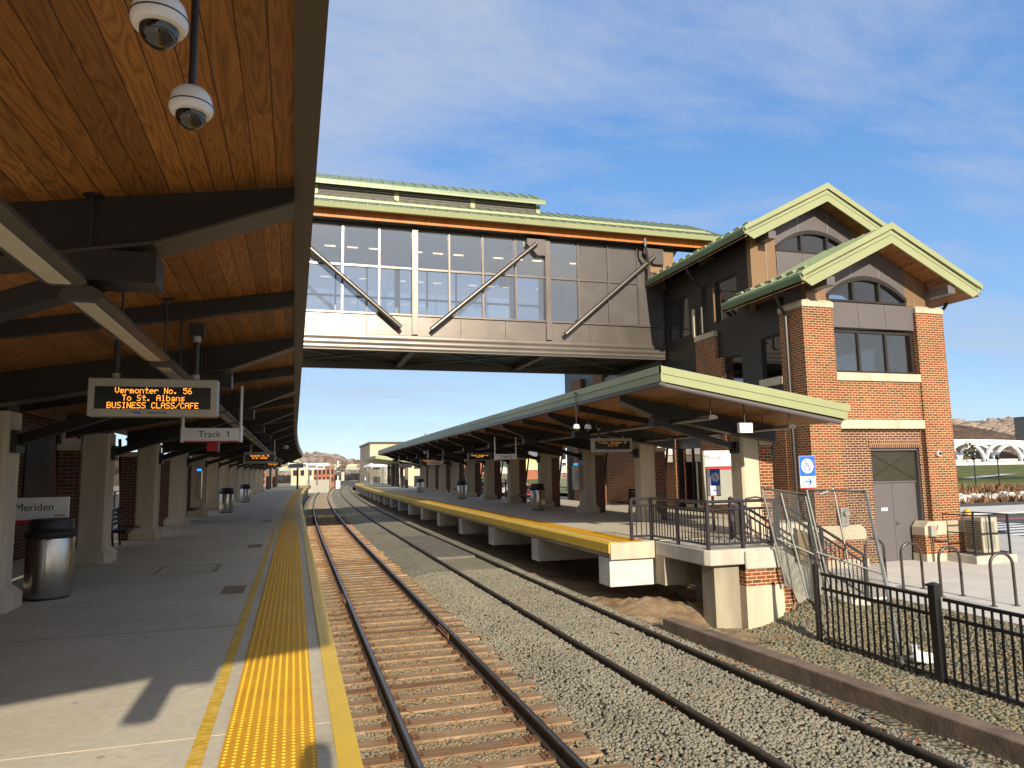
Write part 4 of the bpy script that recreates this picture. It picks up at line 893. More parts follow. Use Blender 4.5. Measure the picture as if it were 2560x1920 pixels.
# front wing piers
for x0, x1 in ((XL, 15.1), (18.2, XR)):
    part('brick_pier', 'brick', lambda mb: mb.box(x0, x1, YF, 17.95, -1.25, 6.2))
    part('pier_cap', 'buff', lambda mb: (mb.box(x0-.02, x1+.02, YF-.03, 17.97, 6.202, 6.36), mb.frustum((x0-.02, x1+.02, YF-.03, 17.97), 6.361, (x0+.05, x1-.03, YF+.05, 17.9), 6.43)), .012)
for x0, x1, cl, cr in ((XL-.06, 15.62, .04, .16), (17.72, XR+.06, .16, .04)):
    part('plinth_cap', 'buff', lambda mb: mb.prism([(x0, -.50), (x1, -.50), (x1, -.10-cr), (x1-cr, -.10), (x0+cl, -.10), (x0, -.10-cl)], YF-.12, 17.25), .01)
    part('plinth', 'brick', lambda mb: mb.box(x0+.01, x1-.01, YF-.11, 17.25, -1.03, -.501))
    part('plinth_base', 'buff', lambda mb: mb.box(x0-.01, x1+.01, YF-.13, 17.25, -1.25, -1.031))
# infill between the piers
part('brick_panel', 'brick', lambda mb: mb.box(15.101, 18.199, 16.96, 17.3, 2.90, 4.05))
part('stone_band', 'buff', lambda mb: mb.box(15.08, 18.18, YF-.02, 17.3, 4.052, 4.29), .01)
part('stone_lintel', 'buff', lambda mb: mb.box(15.09, 18.18, YF-.02, 17.3, 2.64, 2.899), .01)
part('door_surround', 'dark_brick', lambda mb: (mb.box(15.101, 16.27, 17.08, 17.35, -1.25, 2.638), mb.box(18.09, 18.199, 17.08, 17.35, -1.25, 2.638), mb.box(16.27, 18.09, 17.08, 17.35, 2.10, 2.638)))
MT['soldier'] = brick('soldier_course', [(.16, .05, .03), (.13, .042, .028), (.19, .06, .035)], (.5, .4, .22), bw=.076, rh=.23, mw=.012)
part('soldier_course', 'soldier', lambda mb: mb.box(16.2, 18.12, 17.06, 17.079, 2.08, 2.30))
dr = part('door', 'door_paint', lambda mb: (mb.box(16.29, 17.175, 17.32, 17.37, -1.24, 1.04), mb.box(17.185, 18.07, 17.32, 17.37, -1.24, 1.04)), .006)
part('handle', 'stainless', lambda mb: (mb.box(17.22, 17.28, 17.30, 17.319, -.22, -.1), mb.tube((17.25, 17.27, -.16), (17.38, 17.27, -.16), .012)), parent=dr)
part('notice', 'white', lambda mb: mb.box(16.72, 16.95, 17.312, 17.318, .22, .31), parent=dr)
part('door_frame', 'plum_panel', lambda mb: (mb.box(16.271, 16.289, 17.15, 17.38, -1.25, 2.0), mb.box(18.071, 18.089, 17.15, 17.38, -1.25, 2.0), mb.box(16.289, 18.071, 17.15, 17.38, 2.0, 2.08), mb.box(16.289, 18.071, 17.28, 17.38, 1.045, 1.10)))
lv = part('louver', 'door_louver', lambda mb: mb.box(16.295, 18.065, 17.26, 17.3, 1.101, 1.995))
part('cross_bracing', 'door_louver', lambda mb: (mb.bar((16.3, 17.245, 1.12), (18.06, 17.245, 1.98), .02, .035), mb.bar((16.3, 17.243, 1.98), (18.06, 17.243, 1.12), .02, .035)), parent=lv)
# windows: frame with mullions and panes
def window(x0, x1, y, z0, z1, nx, nz=1, axis='x', fr=.055, mat='dark_panel'):
    """glazed opening in plane y (axis x) or plane x=y (axis y)"""
    def B(mb, a0, a1, c0, c1, d0, d1):
        if axis == 'x': mb.box(a0, a1, y+d0, y+d1, c0, c1)
        else: mb.box(y+d0, y+d1, a0, a1, c0, c1)
    f = MB(); xs = [x0+(x1-x0)*i/nx for i in range(nx+1)]; zs = [z0+(z1-z0)*i/nz for i in range(nz+1)]
    for i, x in enumerate(xs): w = fr if 0 < i < nx else fr; a0 = x if i == 0 else x-w if i == nx else x-w/2; B(f, a0, a0+w, z0, z1, -.03, .07)
    for i, z in enumerate(zs):
        c0 = z if i == 0 else z-fr if i == nz else z-fr/2
        for k in range(nx): B(f, xs[k]+fr*(1 if k == 0 else .5), xs[k+1]-fr*(1 if k == nx-1 else .5), c0, c0+fr, -.028, .068)
    w = f.build('window', mat, bt)
    for k in range(nx):
        for j in range(nz): p = MB(); B(p, xs[k]+.02, xs[k+1]-.02, zs[j]+.02, zs[j+1]-.02, .015, .025); p.build('pane', 'win_glass', w)
    return w
window(15.12, 18.18, 17.12, 4.30, 5.60, 3, fr=.075)
for x0, x1 in ((15.10, 16.12), (16.13, 17.13), (17.14, 18.19)): part('metal_panel', 'plum_panel', lambda mb: mb.box(x0+.004, x1-.004, 16.99, 17.2, 5.66, 6.42), .006)
def arched_gable(yw, x0, x1, zb, ztip, slope, xa, arch, zw0, side_z0):
    """gable wall in plane yw with a segmental arched window; arch=(xl, xr, z spring, rise)"""
    xl, xr, zs, rise = arch; n = 24
    az = lambda x: zs+rise*(1-((x-(xl+xr)/2)/((xr-xl)/2))**2)
    gz_ = lambda x: ztip-slope*abs(x-xa)
    mb = MB(); prev = None
    for i in range(n):
        xa0, xa1 = xl+(xr-xl)*i/n, xl+(xr-xl)*(i+1)/n
        for lo, hi in (((az(xa0), az(xa1)), (gz_(xa0), gz_(xa1))),):
            if xa0 < xa < xa1: pass
            mb.hexa([(xa0, yw, lo[0]), (xa1, yw, lo[1]), (xa1, yw+.2, lo[1]), (xa0, yw+.2, lo[0]), (xa0, yw, hi[0]), (xa1, yw, hi[1]), (xa1, yw+.2, hi[1]), (xa0, yw+.2, hi[0])])
    mb.build('gable_panel', 'plum_panel', bt)
    mb = MB()
    for x in (xl+.95, xr-.95): mb.box(x-.008, x+.008, yw-.004, yw+.001, az(x)+.12, gz_(x)-.03)
    mb.build('panel_joint', 'galv', bt)
    for a, b in ((x0, xl), (xr, x1)):
        mb = MB(); mb.hexa([(a, yw+.001, side_z0), (b, yw+.001, side_z0), (b, yw+.2, side_z0), (a, yw+.2, side_z0), (a, yw+.001, gz_(a)), (b, yw+.001, gz_(b)), (b, yw+.2, gz_(b)), (a, yw+.2, gz_(a))]); mb.build('side_panel', 'tan_panel', bt)
        mb = MB(); xm = a+(b-a)*(.62 if a == x0 else .38); mb.box(xm-.006, xm+.006, yw-.003, yw+.0005, side_z0, gz_(xm)-.05); mb.build('panel_joint', 'galv', bt)
    # dark arched reveal and window frame
    f = MB(); pts = [(xl+(xr-xl)*i/n, az(xl+(xr-xl)*i/n)) for i in range(n+1)]
    for (p, q) in zip(pts, pts[1:]):
        f.hexa([(p[0], yw-.05, p[1]-.10), (q[0], yw-.05, q[1]-.10), (q[0], yw+.14, q[1]-.10), (p[0], yw+.14, p[1]-.10), (p[0], yw-.05, p[1]+.03), (q[0], yw-.05, q[1]+.03), (q[0], yw+.14, q[1]+.03), (p[0], yw+.14, p[1]+.03)])
    f.box(xl, xl+.07, yw-.03, yw+.14, zw0, zs+.02); f.box(xr-.07, xr, yw-.03, yw+.14, zw0, zs+.02); f.box(xl+.07, xr-.07, yw-.03, yw+.14, zw0, zw0+.06)
    for k in (1, 2): x = xl+(xr-xl)*k/3; f.box(x-.04, x+.04, yw-.02, yw+.13, zw0+.06, az(x)-.08)
    w = f.build('arched_window', 'dark_panel', bt)
    for k in range(3):
        xs = [xl+(xr-xl)*(k+j/8)/3 for j in range(9)]; p = MB(); vs = [(x, yw+.06, zw0+.02) for x in xs]+[(x, yw+.06, az(x)-.05) for x in xs]
        p.add(vs, [(j, j+1, 9+j+1, 9+j) for j in range(8)]); p.build('pane', 'win_glass', w)
def gable_roof(xa, half, y0, y1, ztop, ztip, depth=.50, ov=.35):
    sl = (ztop-ztip)/half
    zt = lambda x: ztop-sl*abs(x-xa)
    for sg in (-1, 1):
        xe = xa+sg*half
        mb = MB(); mb.prism([(xa, ztop), (xe, ztip), (xe, ztip-.06), (xa, ztop-.06)], y0+.04, y1)
        n = int((y1-y0)/.42)
        for k in range(n):
            yy = y0+.25+k*.42; mb.prism([(xa, ztop+.03), (xe, ztip+.03), (xe, ztip-.002), (xa, ztop-.002)], yy-.012, yy+.012)
        mb.build('roof', 'green_roof', bt)
        mb = MB(); d1 = depth*.40
        mb.prism([(xa, ztop+.035), (xe, ztip+.035), (xe+sg*.05, ztip-.05), (xe-sg*.04, ztip-.14), (xe-sg*.04, ztip+.035-d1*.62), (xa, ztop+.035-d1)], y0, y0+.05)
        mb.prism([(xa, ztop+.03-d1), (xe-sg*.03, ztip+.03-d1*.62), (xe-sg*.02, ztip-.20), (xe-sg*.32, ztip+.20*sl-depth+.02), (xa, ztop-depth-.08)], y0+.06, y0+.11)
        mb.build('barge_board', 'green', bt)
        mb = MB()
        for dd, yo in ((d1+.012, .05), (depth*.72, .058)): mb.prism([(xa, ztop+.03-dd+.008), (xe-sg*.12, ztip+.03-dd*.62+.012), (xe-sg*.12, ztip+.03-dd*.62-.006), (xa, ztop+.03-dd-.008)], y0+yo, y0+yo+.005)
        mb.build('joint', 'steel_dark', bt)
        mb = MB(); mb.prism([(xa, ztop-depth*.5-.052), (xe-sg*.03, ztip-depth*.5-.05), (xe-sg*.03, ztip-depth*.5-.08), (xa, ztop-depth*.5-.082)], y0+.115, y1); mb.build('soffit', 'gable_wood', bt)
        mb = MB(); mb.prism([(xe-sg*.06, ztip-.02), (xe+sg*.06, ztip-.02), (xe+sg*.07, ztip-.10), (xe+sg*.0, ztip-.24), (xe-sg*.06, ztip-.24)], y0+.065, y1); mb.build('gutter', 'green_roof', bt)
        mb = MB()
        for k in range(int((y1-y0)/.5)): yy = y0+.3+k*.5; x = xe-sg*.35; mb.box(*sorted((x-.04, x+.04)), yy, yy+.3, ztip+.35*sl+.03, ztip+.35*sl+.09)
        mb.build('snow_guard', 'green', bt)
gable_roof(16.65, 3.25, 16.0, 19.9, 8.62, 6.95)
arched_gable(17.0, XL+.25, XR-.35, 6.44, 8.24, .514, 16.65, (15.0, 17.95, 6.62, .62), 6.44, 6.43)
gable_roof(16.62, 3.25, 18.4, 36.4, 10.80, 9.08)
arched_gable(19.15, XL, XR, 8.6, 10.42, .53, 16.65, (15.0, 18.1, 8.78, .62), 8.62, 6.6)
part('metal_panel', 'plum_panel', lambda mb: (mb.box(15.02, 16.05, 19.13, 19.3, 7.3, 8.61), mb.box(16.07, 18.08, 19.13, 19.3, 7.3, 8.61)), .006)
for yy, z in ((16.35, 6.72), (18.75, 8.86)):
    for x in (14.45, 18.85): part('purlin_end', 'plum_panel', lambda mb: mb.box(x-.14, x+.14, yy-.2, yy+.8, z-.05, z+.2))
# west wall of wing and tower with openings
def wall_y(x, t, y0, y1, z0, z1, holes, mat, name='metal_wall'):
    """wall slab in plane x between y0..y1, cut by rectangular holes (ya, yb, za, zb)"""
    ys = sorted({y0, y1, *[h[0] for h in holes], *[h[1] for h in holes]}); zs = sorted({z0, z1, *[h[2] for h in holes], *[h[3] for h in holes]}); mb = MB()
    for a, b in zip(ys, ys[1:]):
        for c, d in zip(zs, zs[1:]):
            if any(h[0] <= a and b <= h[1] and h[2] <= c and d <= h[3] for h in holes): continue
            mb.box(x, x+t, a, b, c, d)
    return mb.build(name, mat, bt)
H1 = [(17.96, 19.0, 4.29, 5.63), (20.05, 21.0, 3.9, 5.31), (20.13, 21.35, 6.63, 8.08), (23.2, 24.8, 6.5, 8.08), (23.0, 24.6, 3.6, 5.2), (19.6, 21.6, .0, 2.35), (22.6, 24.4, 0, 2.35)]
wall_y(14.12, .12, 17.951, 19.349, GZ, 6.75, H1[:1], 'dark_panel'); wall_y(14.12, .12, 19.351, 36, GZ, 8.95, H1[1:], 'dark_panel')
wall_y(19.14, .12, 18.0, 19.349, GZ, 6.75, [(18.2, 19.0, 4.3, 5.6)], 'dark_panel'); wall_y(19.14, .12, 19.351, 36, GZ, 8.95, [(19.6, 22, 4.3, 5.6), (19.6, 22, 6.6, 8.0)], 'dark_panel')
for h in H1: window(h[0], h[1], 14.19, h[2], h[3], 2 if h[1]-h[0] > 1.5 else 1, axis='y')
part('window_sill', 'buff', lambda mb: mb.box(13.97, 14.119, 17.96, 19.02, 4.05, 4.285), .01)
part('brick_pier', 'brick', lambda mb: (mb.box(13.98, 14.119, 21.38, 22.62, -1.25, 6.14), mb.box(13.985, 14.118, 21.0, 21.379, -1.25, 5.35)))
part('pier_cap', 'buff', lambda mb: mb.box(13.94, 14.119, 21.36, 22.64, 6.142, 6.34), .02)
part('brick_wall', 'brick', lambda mb: (mb.box(14.0, 14.118, 17.96, 19.55, GZ, 3.3), mb.box(14.0, 14.118, 24.45, 30.8, GZ, 3.3), mb.box(14.0, 14.118, 21.65, 22.55, GZ, 3.3)))
part('mullion_post', 'tan_panel', lambda mb: mb.box(14.05, 14.119, 21.40, 21.46, 6.63, 7.9))
part('mullion_post', 'buff', lambda mb: mb.box(13.97, 14.05, 22.64, 22.74, 6.35, 7.4))
# far wing seen below the bridge
part('brick_pier', 'brick', lambda mb: (mb.box(13.95, 14.118, 30.9, 32.0, GZ, 6.2), mb.box(13.95, 14.118, 33.6, 34.8, GZ, 6.2)))
part('window_sill', 'buff', lambda mb: mb.box(13.94, 14.118, 32.05, 33.55, 4.6, 5.0))
part('metal_panel', 'plum_panel', lambda mb: (mb.box(14.04, 14.118, 25.3, 28.2, 3.4, 5.9), mb.box(14.04, 14.118, 28.22, 30.85, 3.4, 5.9)))
part('back_wall', 'brick', lambda mb: mb.box(14.12, 19.26, 36.001, 36.2, GZ, 9.2))
part('floor_slab', 'interior', lambda mb: (mb.box(14.25, 19.13, 17.4, 35.9, 3.9, 4.05), mb.box(14.25, 19.13, 19.4, 35.9, 6.3, 6.42), mb.box(14.25, 19.13, 17.4, 19.1, 6.3, 6.42)))
part('interior_wall', 'interior', lambda mb: (mb.box(14.3, 19.1, 24.0, 24.1, 4.06, 6.29), mb.box(14.3, 19.1, 22.5, 22.6, 6.43, 9.4)))
part('interior_lamp', 'warm_lamp', lambda mb: (mb.bar((15.2, 17.6, 7.2), (16.2, 18.9, 7.2), .05, .03), mb.bar((15.3, 19.8, 9.2), (16.4, 21, 9.2), .05, .03)))
# rain pipes
def downpipe(pts): mb = MB(); mb.path(pts, .05, 8); mb.build('downpipe', 'dark_panel', bt, smooth=True)
downpipe([(13.42, 17.3, 6.75), (13.5, 17.35, 6.5), (13.95, 17.55, 6.05), (13.95, 17.55, -1.2)])
downpipe([(13.42, 22.1, 8.9), (13.5, 22.1, 8.6), (14.04, 22.2, 8.1), (14.04, 22.2, 6.4)])
downpipe([(19.9, 17.2, 6.75), (19.7, 17.2, 6.5), (19.32, 17.2, 6.2), (19.32, 17.2, -1.2)])
# things fixed to the tower
t = thing('dome_camera', 'white dome camera fixed to the sunlit brick pier of the tower', 'camera', (18.6, 16.85, 1.95), 'dome cameras'); q = at(2345, 1134, 16.85)
mb = MB(); mb.lathe([(.07, .05), (.085, .0), (.08, -.06), (.05, -.07)], (q[0], 16.85, q[2]), 18, 'y'); mb.build('housing', 'white_gloss', t, smooth=True); mb = MB(); mb.lathe([(.05, -.07), (.035, -.11), (.001, -.125)], (q[0], 16.85, q[2]), 16, 'y'); mb.build('dome', 'dome_glass', t, smooth=True)
q = at(2113, 1292, 16.7); t = thing('electric_meter', 'grey electric meter box with round dial on the tower plinth', 'meter box', (q[0], 16.76, q[2]))
mb = MB(); mb.box(q[0]-.125, q[0]+.125, 16.70, 16.779, q[2]-.26, q[2]+.26); mb.build('box', 'galv', t, bevel=.01); mb = MB(); mb.lathe([(.085, -.10), (.09, 0)], (q[0]+.01, 16.70, q[2]+.1), 20, 'y'); mb.build('dial', 'grey_housing', t, smooth=True); mb = MB(); mb.box(q[0]-.03, q[0]+.05, 16.695, 16.699, q[2]-.15, q[2]-.125); mb.build('sticker', 'hydrant_red', t)
q = at(2334, 1328, 16.68); t = thing('switch_box', 'small grey switch box with red handle beside the caged air conditioner', 'switch box', (q[0], 16.75, q[2]))
mb = MB(); mb.box(q[0]-.10, q[0]+.10, 16.66, 16.779, q[2]-.15, q[2]+.15); mb.build('box', 'grey_housing', t, bevel=.01); mb = MB(); mb.bar((q[0]+.13, 16.68, q[2]+.02), (q[0]+.15, 16.66, q[2]+.17), .03, .03); mb.build('handle', 'hydrant_red', t)
mb = MB(); mb.path([(q[0]-.02, 16.72, q[2]-.15), (q[0]-.02, 16.72, -1.24)], .018); mb.path([(q[0]+.05, 16.72, q[2]-.15), (q[0]+.08, 16.72, q[2]-.28), (q[0]+.3, 16.68, q[2]-.3), (q[0]+.55, 16.6, q[2]-.25)], .018); mb.build('conduit', 'black', t)

# ---------------------------------------------------------------- glazed footbridge
fb = thing('footbridge', 'glazed footbridge with green roof crossing above both tracks', 'footbridge', (4, 27, 5.9))
def bp(name, mat, fn, bevel=0.0, smooth=False, parent=None):
    mb = MB(); fn(mb); return mb.build(name, mat, parent or fb, bevel=bevel, smooth=smooth)
BX0, BX1, B0, B1 = -9.0, 14.1, 25.0, 29.6
for y, sg in ((B0, 1), (B1, -1)):
    s = lambda d: y+sg*d
    def gird(mb):
        zs = [5.90, 6.06, 6.24, 6.44]
        for a, b in zip(zs, zs[1:]):
            n = 6; pr = []
            for i in range(n+1): f = i/n; pr.append((s(-.05-.014*math.sin(math.pi*f)), a+(b-a-.004)*f))
            mb.prism(pr+[(s(.1), b-.004), (s(.1), a)], BX0, BX1, 'x')
    bp('floor_girder', 'bridge_metal', gird)
    bp('girder_cap', 'trim', lambda mb: mb.box(BX0, BX1, *sorted((s(-.04), s(.12))), 5.86, 5.898))
    joints = [BX0]+[4.04+k*1.7 for k in range(-7, 6)]+[BX1]
    for a, b in zip(joints, joints[1:]): bp('spandrel_panel', 'bridge_metal', lambda mb: mb.box(a+.004, b-.004, *sorted((s(0), s(.1))), 6.445, 7.15), .004)
    mx = [4.04+1.275*k for k in range(-10, 8)]
    big = [4.04+5.1*k for k in (-2, -1, 0, 1)]
    fr = MB()
    for x in mx:
        if min(abs(x-q) for q in big) < .1 or x > 14: continue
        fr.box(x-.035, x+.035, *sorted((s(-.05), s(.08))), 7.22, 10.36)
    xs = sorted(mx)
    fr.box(BX0, BX1, *sorted((s(-.06), s(.09))), 7.152, 7.218)
    for a, b in zip(xs, xs[1:]):
        if b < 14: fr.box(a+.04, b-.04, *sorted((s(-.045), s(.075))), 8.86, 8.93)
    fr.build('window_frame', 'bridge_metal', fb)
    for a, b in zip(xs, xs[1:]):
        if b > 14: continue
        solid = (a > 10.3)
        for c, d in ((7.22, 8.86), (8.93, 10.3)):
            if solid: bp('metal_panel', 'bronze', lambda mb: mb.box(a+.036, b-.036, *sorted((s(.0), s(.06))), c, d))
            else: bp('window_pane', 'glass', lambda mb: mb.box(a+.03, b-.03, *sorted((s(.015), s(.027))), c-.005, d+.005))
    bp('metal_panel', 'bronze', lambda mb: mb.box(12.98, BX1, *sorted((s(.0), s(.06))), 7.22, 10.3))
    bp('header', 'dark_panel', lambda mb: mb.box(BX0, BX1, *sorted((s(-.03), s(.12))), 10.362, 10.44))
    for x in big: bp('post', 'bridge_metal', lambda mb: mb.box(x-.11, x+.11, *sorted((s(-.13), s(.1))), 6.46, 10.36), .008)
    dia = [((.33, 9.35), (3.52, 6.66)), ((4.59, 6.64), (8.63, 10.12)), ((9.72, 6.67), (13.60, 9.98)), ((-4.9, 9.0), (-.6, 6.4))]
    dia[0] = ((-.62, 10.15), (3.52, 6.66))
    for (p, q) in dia[:3]:
        yy = s(-.30); d = Vector((q[0]-p[0], 0, q[1]-p[1])).normalized(); P0, P1 = Vector((p[0], yy, p[1])), Vector((q[0], yy, q[1]))
        br = bp('diagonal_brace', 'bridge_metal', lambda mb: mb.tube(P0, P1, .085, 14), smooth=True)
        bp('support_plate', 'trim', lambda mb: mb.bar(P0+d*.35+Vector((0, sg*.13, 0)), P1-d*.35+Vector((0, sg*.13, 0)), .16, .03), parent=br)
    for (x0, x1) in ((8.28, 9.03), (13.2, 14.05), (-1.06, -.3)):
        if x1 < 0: pr = [(x0, 10.34), (x1, 10.34), (x1, 10.1), (x1-.3, 9.72), (x0, 9.72)]
        else: pr = [(x0, 10.34), (x1, 10.34), (x1, 9.70), (x0+.42, 9.70), (x0, 10.12)]
        bp('gusset_plate', 'bronze', lambda mb: mb.prism(pr, *sorted((s(-.22), s(-.02)))), .006)
    # eave: wood soffit, pale green fascia
    bp('eave_soffit', 'dark_panel', lambda mb: mb.box(BX0, 16.3, *sorted((s(-.40), s(.2))), 10.445, 10.48))
    bp('eave_board', 'eave_wood', lambda mb: mb.box(BX0, 16.3, *sorted((s(-.44), s(-.401))), 10.44, 10.80))
    bp('eave_underside', 'gable_wood', lambda mb: mb.box(BX0, 16.3, *sorted((s(-.74), s(-.441))), 10.70, 10.73))
    bp('eave_fascia', 'green', lambda mb: mb.prism([(s(-.74), 10.66), (s(-.80), 10.67), (s(-.85), 10.84), (s(-.74), 10.84)], BX0, 16.3, 'x'))
    YR = (B0+B1)/2; zr = 12.42; ye = s(-.84); ze = 10.845
    def rf(mb):
        mb.prism([(ye, ze), (YR, zr), (YR, zr-.06), (s(-.73), ze-.005)], BX0, 17.0, 'x')
        x = BX0+.2
        while x < 17: mb.prism([(ye, ze+.035), (YR, zr+.035), (YR, zr-.001), (ye, ze-.001)], x-.014, x+.014, 'x'); x += .41
    bp('roof', 'green_roof', rf)
    sl = (zr-ze)/abs(YR-ye)
    for d in (.45, .85): bp('snow_rail', 'green', lambda mb: mb.box(BX0, 16.2, *sorted((ye+sg*d, ye+sg*(d+.05))), ze+sl*d+.04, ze+sl*d+.085))
    mb_x1 = 9.35; ym = s(1.5); zm = 11.98; zt = 12.36
    for x0 in [-8.5+3.02*k for k in range(6)]: bp('monitor_louver', 'louver', lambda mb: mb.box(x0+.09, min(mb_x1-.1, x0+2.93), *sorted((ym, ym+sg*.08)), zm-.1, zt))
    for x0 in [-8.5+3.02*k for k in range(6)]+[mb_x1]: bp('monitor_post', 'green', lambda mb: mb.box(x0-.09, x0+.09, *sorted((ym-sg*.03, ym+sg*.1)), zm-.1, zt))
    bp('monitor_fascia', 'green', lambda mb: mb.box(BX0, mb_x1+.22, *sorted((ym-sg*.33, ym-sg*.27)), 12.30, 12.47))
    def mr(mb):
        mb.prism([(ym-sg*.34, 12.475), (YR, 13.12), (YR, 13.0), (ym-sg*.33, 12.36)], BX0, mb_x1+.22, 'x')
        x = BX0+.2
        while x < mb_x1+.2: mb.prism([(ym-sg*.35, 12.51), (YR, 13.155), (YR, 13.119), (ym-sg*.35, 12.472)], x-.014, x+.014, 'x'); x += .41
    bp('monitor_roof', 'green_roof', mr)
bp('monitor_end', 'louver', lambda mb: mb.prism([(B0+1.55, 11.8), (B1-1.55, 11.8), (B1-1.55, 12.38), ((B0+B1)/2, 12.98), (B0+1.55, 12.38)], 9.25, 9.33, 'x'))
bp('floor', 'steel_dark', lambda mb: mb.box(BX0, BX1, B0+.13, B1-.13, 6.16, 6.5))
bp('ceiling', 'ceiling', lambda mb: mb.box(BX0, BX1, B0+.12, B1-.12, 10.30, 10.36))
for k in range(18):
    x = -2.2+.84*k
    if k % 4 == 3: bp('ceiling_speaker', 'white', lambda mb: mb.lathe([(.16, 10.285), (.16, 10.299)], (x, 27.3, 0), 16))
    else: bp('ceiling_lamp', 'warm_lamp', lambda mb: mb.box(x-.20, x+.20, 27.3, 27.38, 10.27, 10.298))
ub = MB()
for x in (-6.16, -1.06, 4.04, 9.14): ub.box(x-.12, x+.12, B0+.12, B1-.12, 5.92, 6.15)
for k in range(4):
    a, b = -6.16+5.1*k-0, -6.16+5.1*(k+1)
    ub.bar((a, B0+.15, 6.05), (b, B1-.15, 6.05), .12, .05); ub.bar((a, B1-.15, 6.0), (b, B0+.15, 6.0), .12, .05)
ub.build('underside_bracing', 'trim', fb)
mb = MB(); mb.path([(13.0, 24.3, 10.55), (13.0, 24.3, 10.25), (13.35, 24.7, 9.6), (13.35, 24.85, 8.8)], .06, 8); mb.build('downpipe', 'bronze', fb, smooth=True)
bp('end_panel', 'tan_panel', lambda mb: (mb.box(14.06, 14.119, 24.86, 25.0, 8.7, 10.3), mb.box(13.36, 14.6, 24.95, 24.99, 9.4, 10.3)))
# near station block behind the left platform
ls = thing('station_building', 'brick station wall in shade behind the near platform columns', 'station building', (-8, 14, -1))
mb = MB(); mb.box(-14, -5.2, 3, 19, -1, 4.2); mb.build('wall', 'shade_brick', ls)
mb = MB(); mb.box(-14.3, -4.62, 2.0, 19.8, 4.201, 4.4); mb.build('roof', 'green_roof', ls)  # unseen overhang, added to cut skylight on the wall
mb = MB(); mb.box(-5.199, -4.66, 3, 19.4, 2.98, 3.1); mb.build('eave', 'steel_dark', ls)  # unseen slab added to block skylight so the wall stays dark
mb = MB(); mb.box(-5.199, -5.15, 12.0, 14.6, 0, 2.3); mb.build('door', 'dark_panel', ls)
mb = MB(); mb.box(-5.199, -5.16, 16.6, 18.2, .9, 2.4); mb.build('window', 'dark_panel', ls)
mb = MB(); mb.box(-14, -7, 24.3, 30.3, -1, 10.5); mb.build('stair_tower', 'brick', ls)
# ---------------------------------------------------------------- foreground right: fences, racks, cage
fence = thing('picket_fence', '', 'fence', (0, 0, 0), 'black metal picket fence panels')
def fence_panel(L=2.36, h=1.28):
    t = thing('picket_fence', '', 'fence', (0, 0, 0), 'black picket fence panels beside the stone slope')
    mb = MB()
    for z in (h-.02, h-.27, .14): mb.box(-.022, .022, .04, L-.04, z-.025, z+.025)
    mb.build('rail', 'black_paint', t); mb = MB(); n = 18
    for i in range(1, n): y = L*i/n; mb.box(-.0125, .0125, y-.0125, y+.0125, .03, h-.046)
    o = mb.build('pickets', 'black_paint', t); o['kind'] = 'stuff'; return t
bpy.data.objects.remove(fence)
def fence_post(h=1.42):
    t = thing('fence_post', '', 'fence post', (0, 0, 0), 'black square fence posts with caps')
    mb = MB(); mb.box(-.06, .06, -.06, .06, -.15, h); mb.build('shaft', 'black_paint', t, bevel=.004)
    mb = MB(); mb.frustum((-.078, .078, -.078, .078), h, (-.078, .078, -.078, .078), h+.03); mb.frustum((-.078, .078, -.078, .078), h+.0301, (-.02, .02, -.02, .02), h+.06); mb.build('cap', 'black_paint', t); return t
FP = [(9.04, 11.0, -1.585), (9.05, 8.5, -1.62), (9.06, 6.0, -1.66), (9.07, 3.5, -1.68)]
fa = fence_panel(); fps = fence_post()
for i in range(3):
    r = fa if i == 0 else copy_tree(fa); a, b = Vector(FP[i+1]), Vector(FP[i]); r.location = a+Vector((0, .05, 0)); d = b-a
    r.rotation_euler = (math.atan2(d.z, d.y), 0, -math.atan2(d.x, d.y))
    r['label'] = ['black picket fence panel farthest from the viewer, next to the chain-link panels', 'black picket fence panel cut by the right edge of the picture', 'black picket fence panel nearest the viewer beyond the right edge'][i]
for i, p in enumerate(FP[:3]):
    r = fps if i == 0 else copy_tree(fps); r.location = p
    r['label'] = ['black fence post at the far end beside the chain-link panels', 'thick black capped fence post between two picket panels', 'black fence post near the right picture edge'][i]
if True:
    r = fps; r.scale = (.62, .62, .96)
# bike racks
def rack():
    t = thing('bike_rack', '', 'bike rack', (0, 0, 0), 'bronze inverted U bike racks'); mb = MB(); r = .24; h = 1.04; pts = [(-r, 0, 0), (-r, 0, h-r)]+[(-r*math.cos(math.pi*i/12), 0, h-r+r*math.sin(math.pi*i/12)) for i in range(1, 12)]+[(r, 0, h-r), (r, 0, 0)]
    mb.path(pts, .03, 10); mb.build('hoop', MT['rack'], t, smooth=True); mb = MB()
    for x in (-r, r): mb.lathe([(.07, 0.002), (.07, .012)], (x, 0, 0), 14)
    mb.build('foot', MT['rack'], t); return t
MT['rack'] = simple('bronze_rack_paint', (.085, .066, .060), .3, metal=.5, var=.06)
rk = rack()
for i, y in enumerate((14.42, 13.34, 12.33, 11.13)):
    r = rk if i == 0 else copy_tree(rk); r.location = (13.62, y, -1.25); r.rotation_euler = (0, 0, -.22)
    r['label'] = ['bronze bike hoop in front of the grey tower door, behind the leaning poles', 'second bronze bike hoop, right of the tower door', 'third bronze bike hoop, in front of the caged air conditioner', 'nearest bronze bike hoop by the right edge of the pavement'][i]
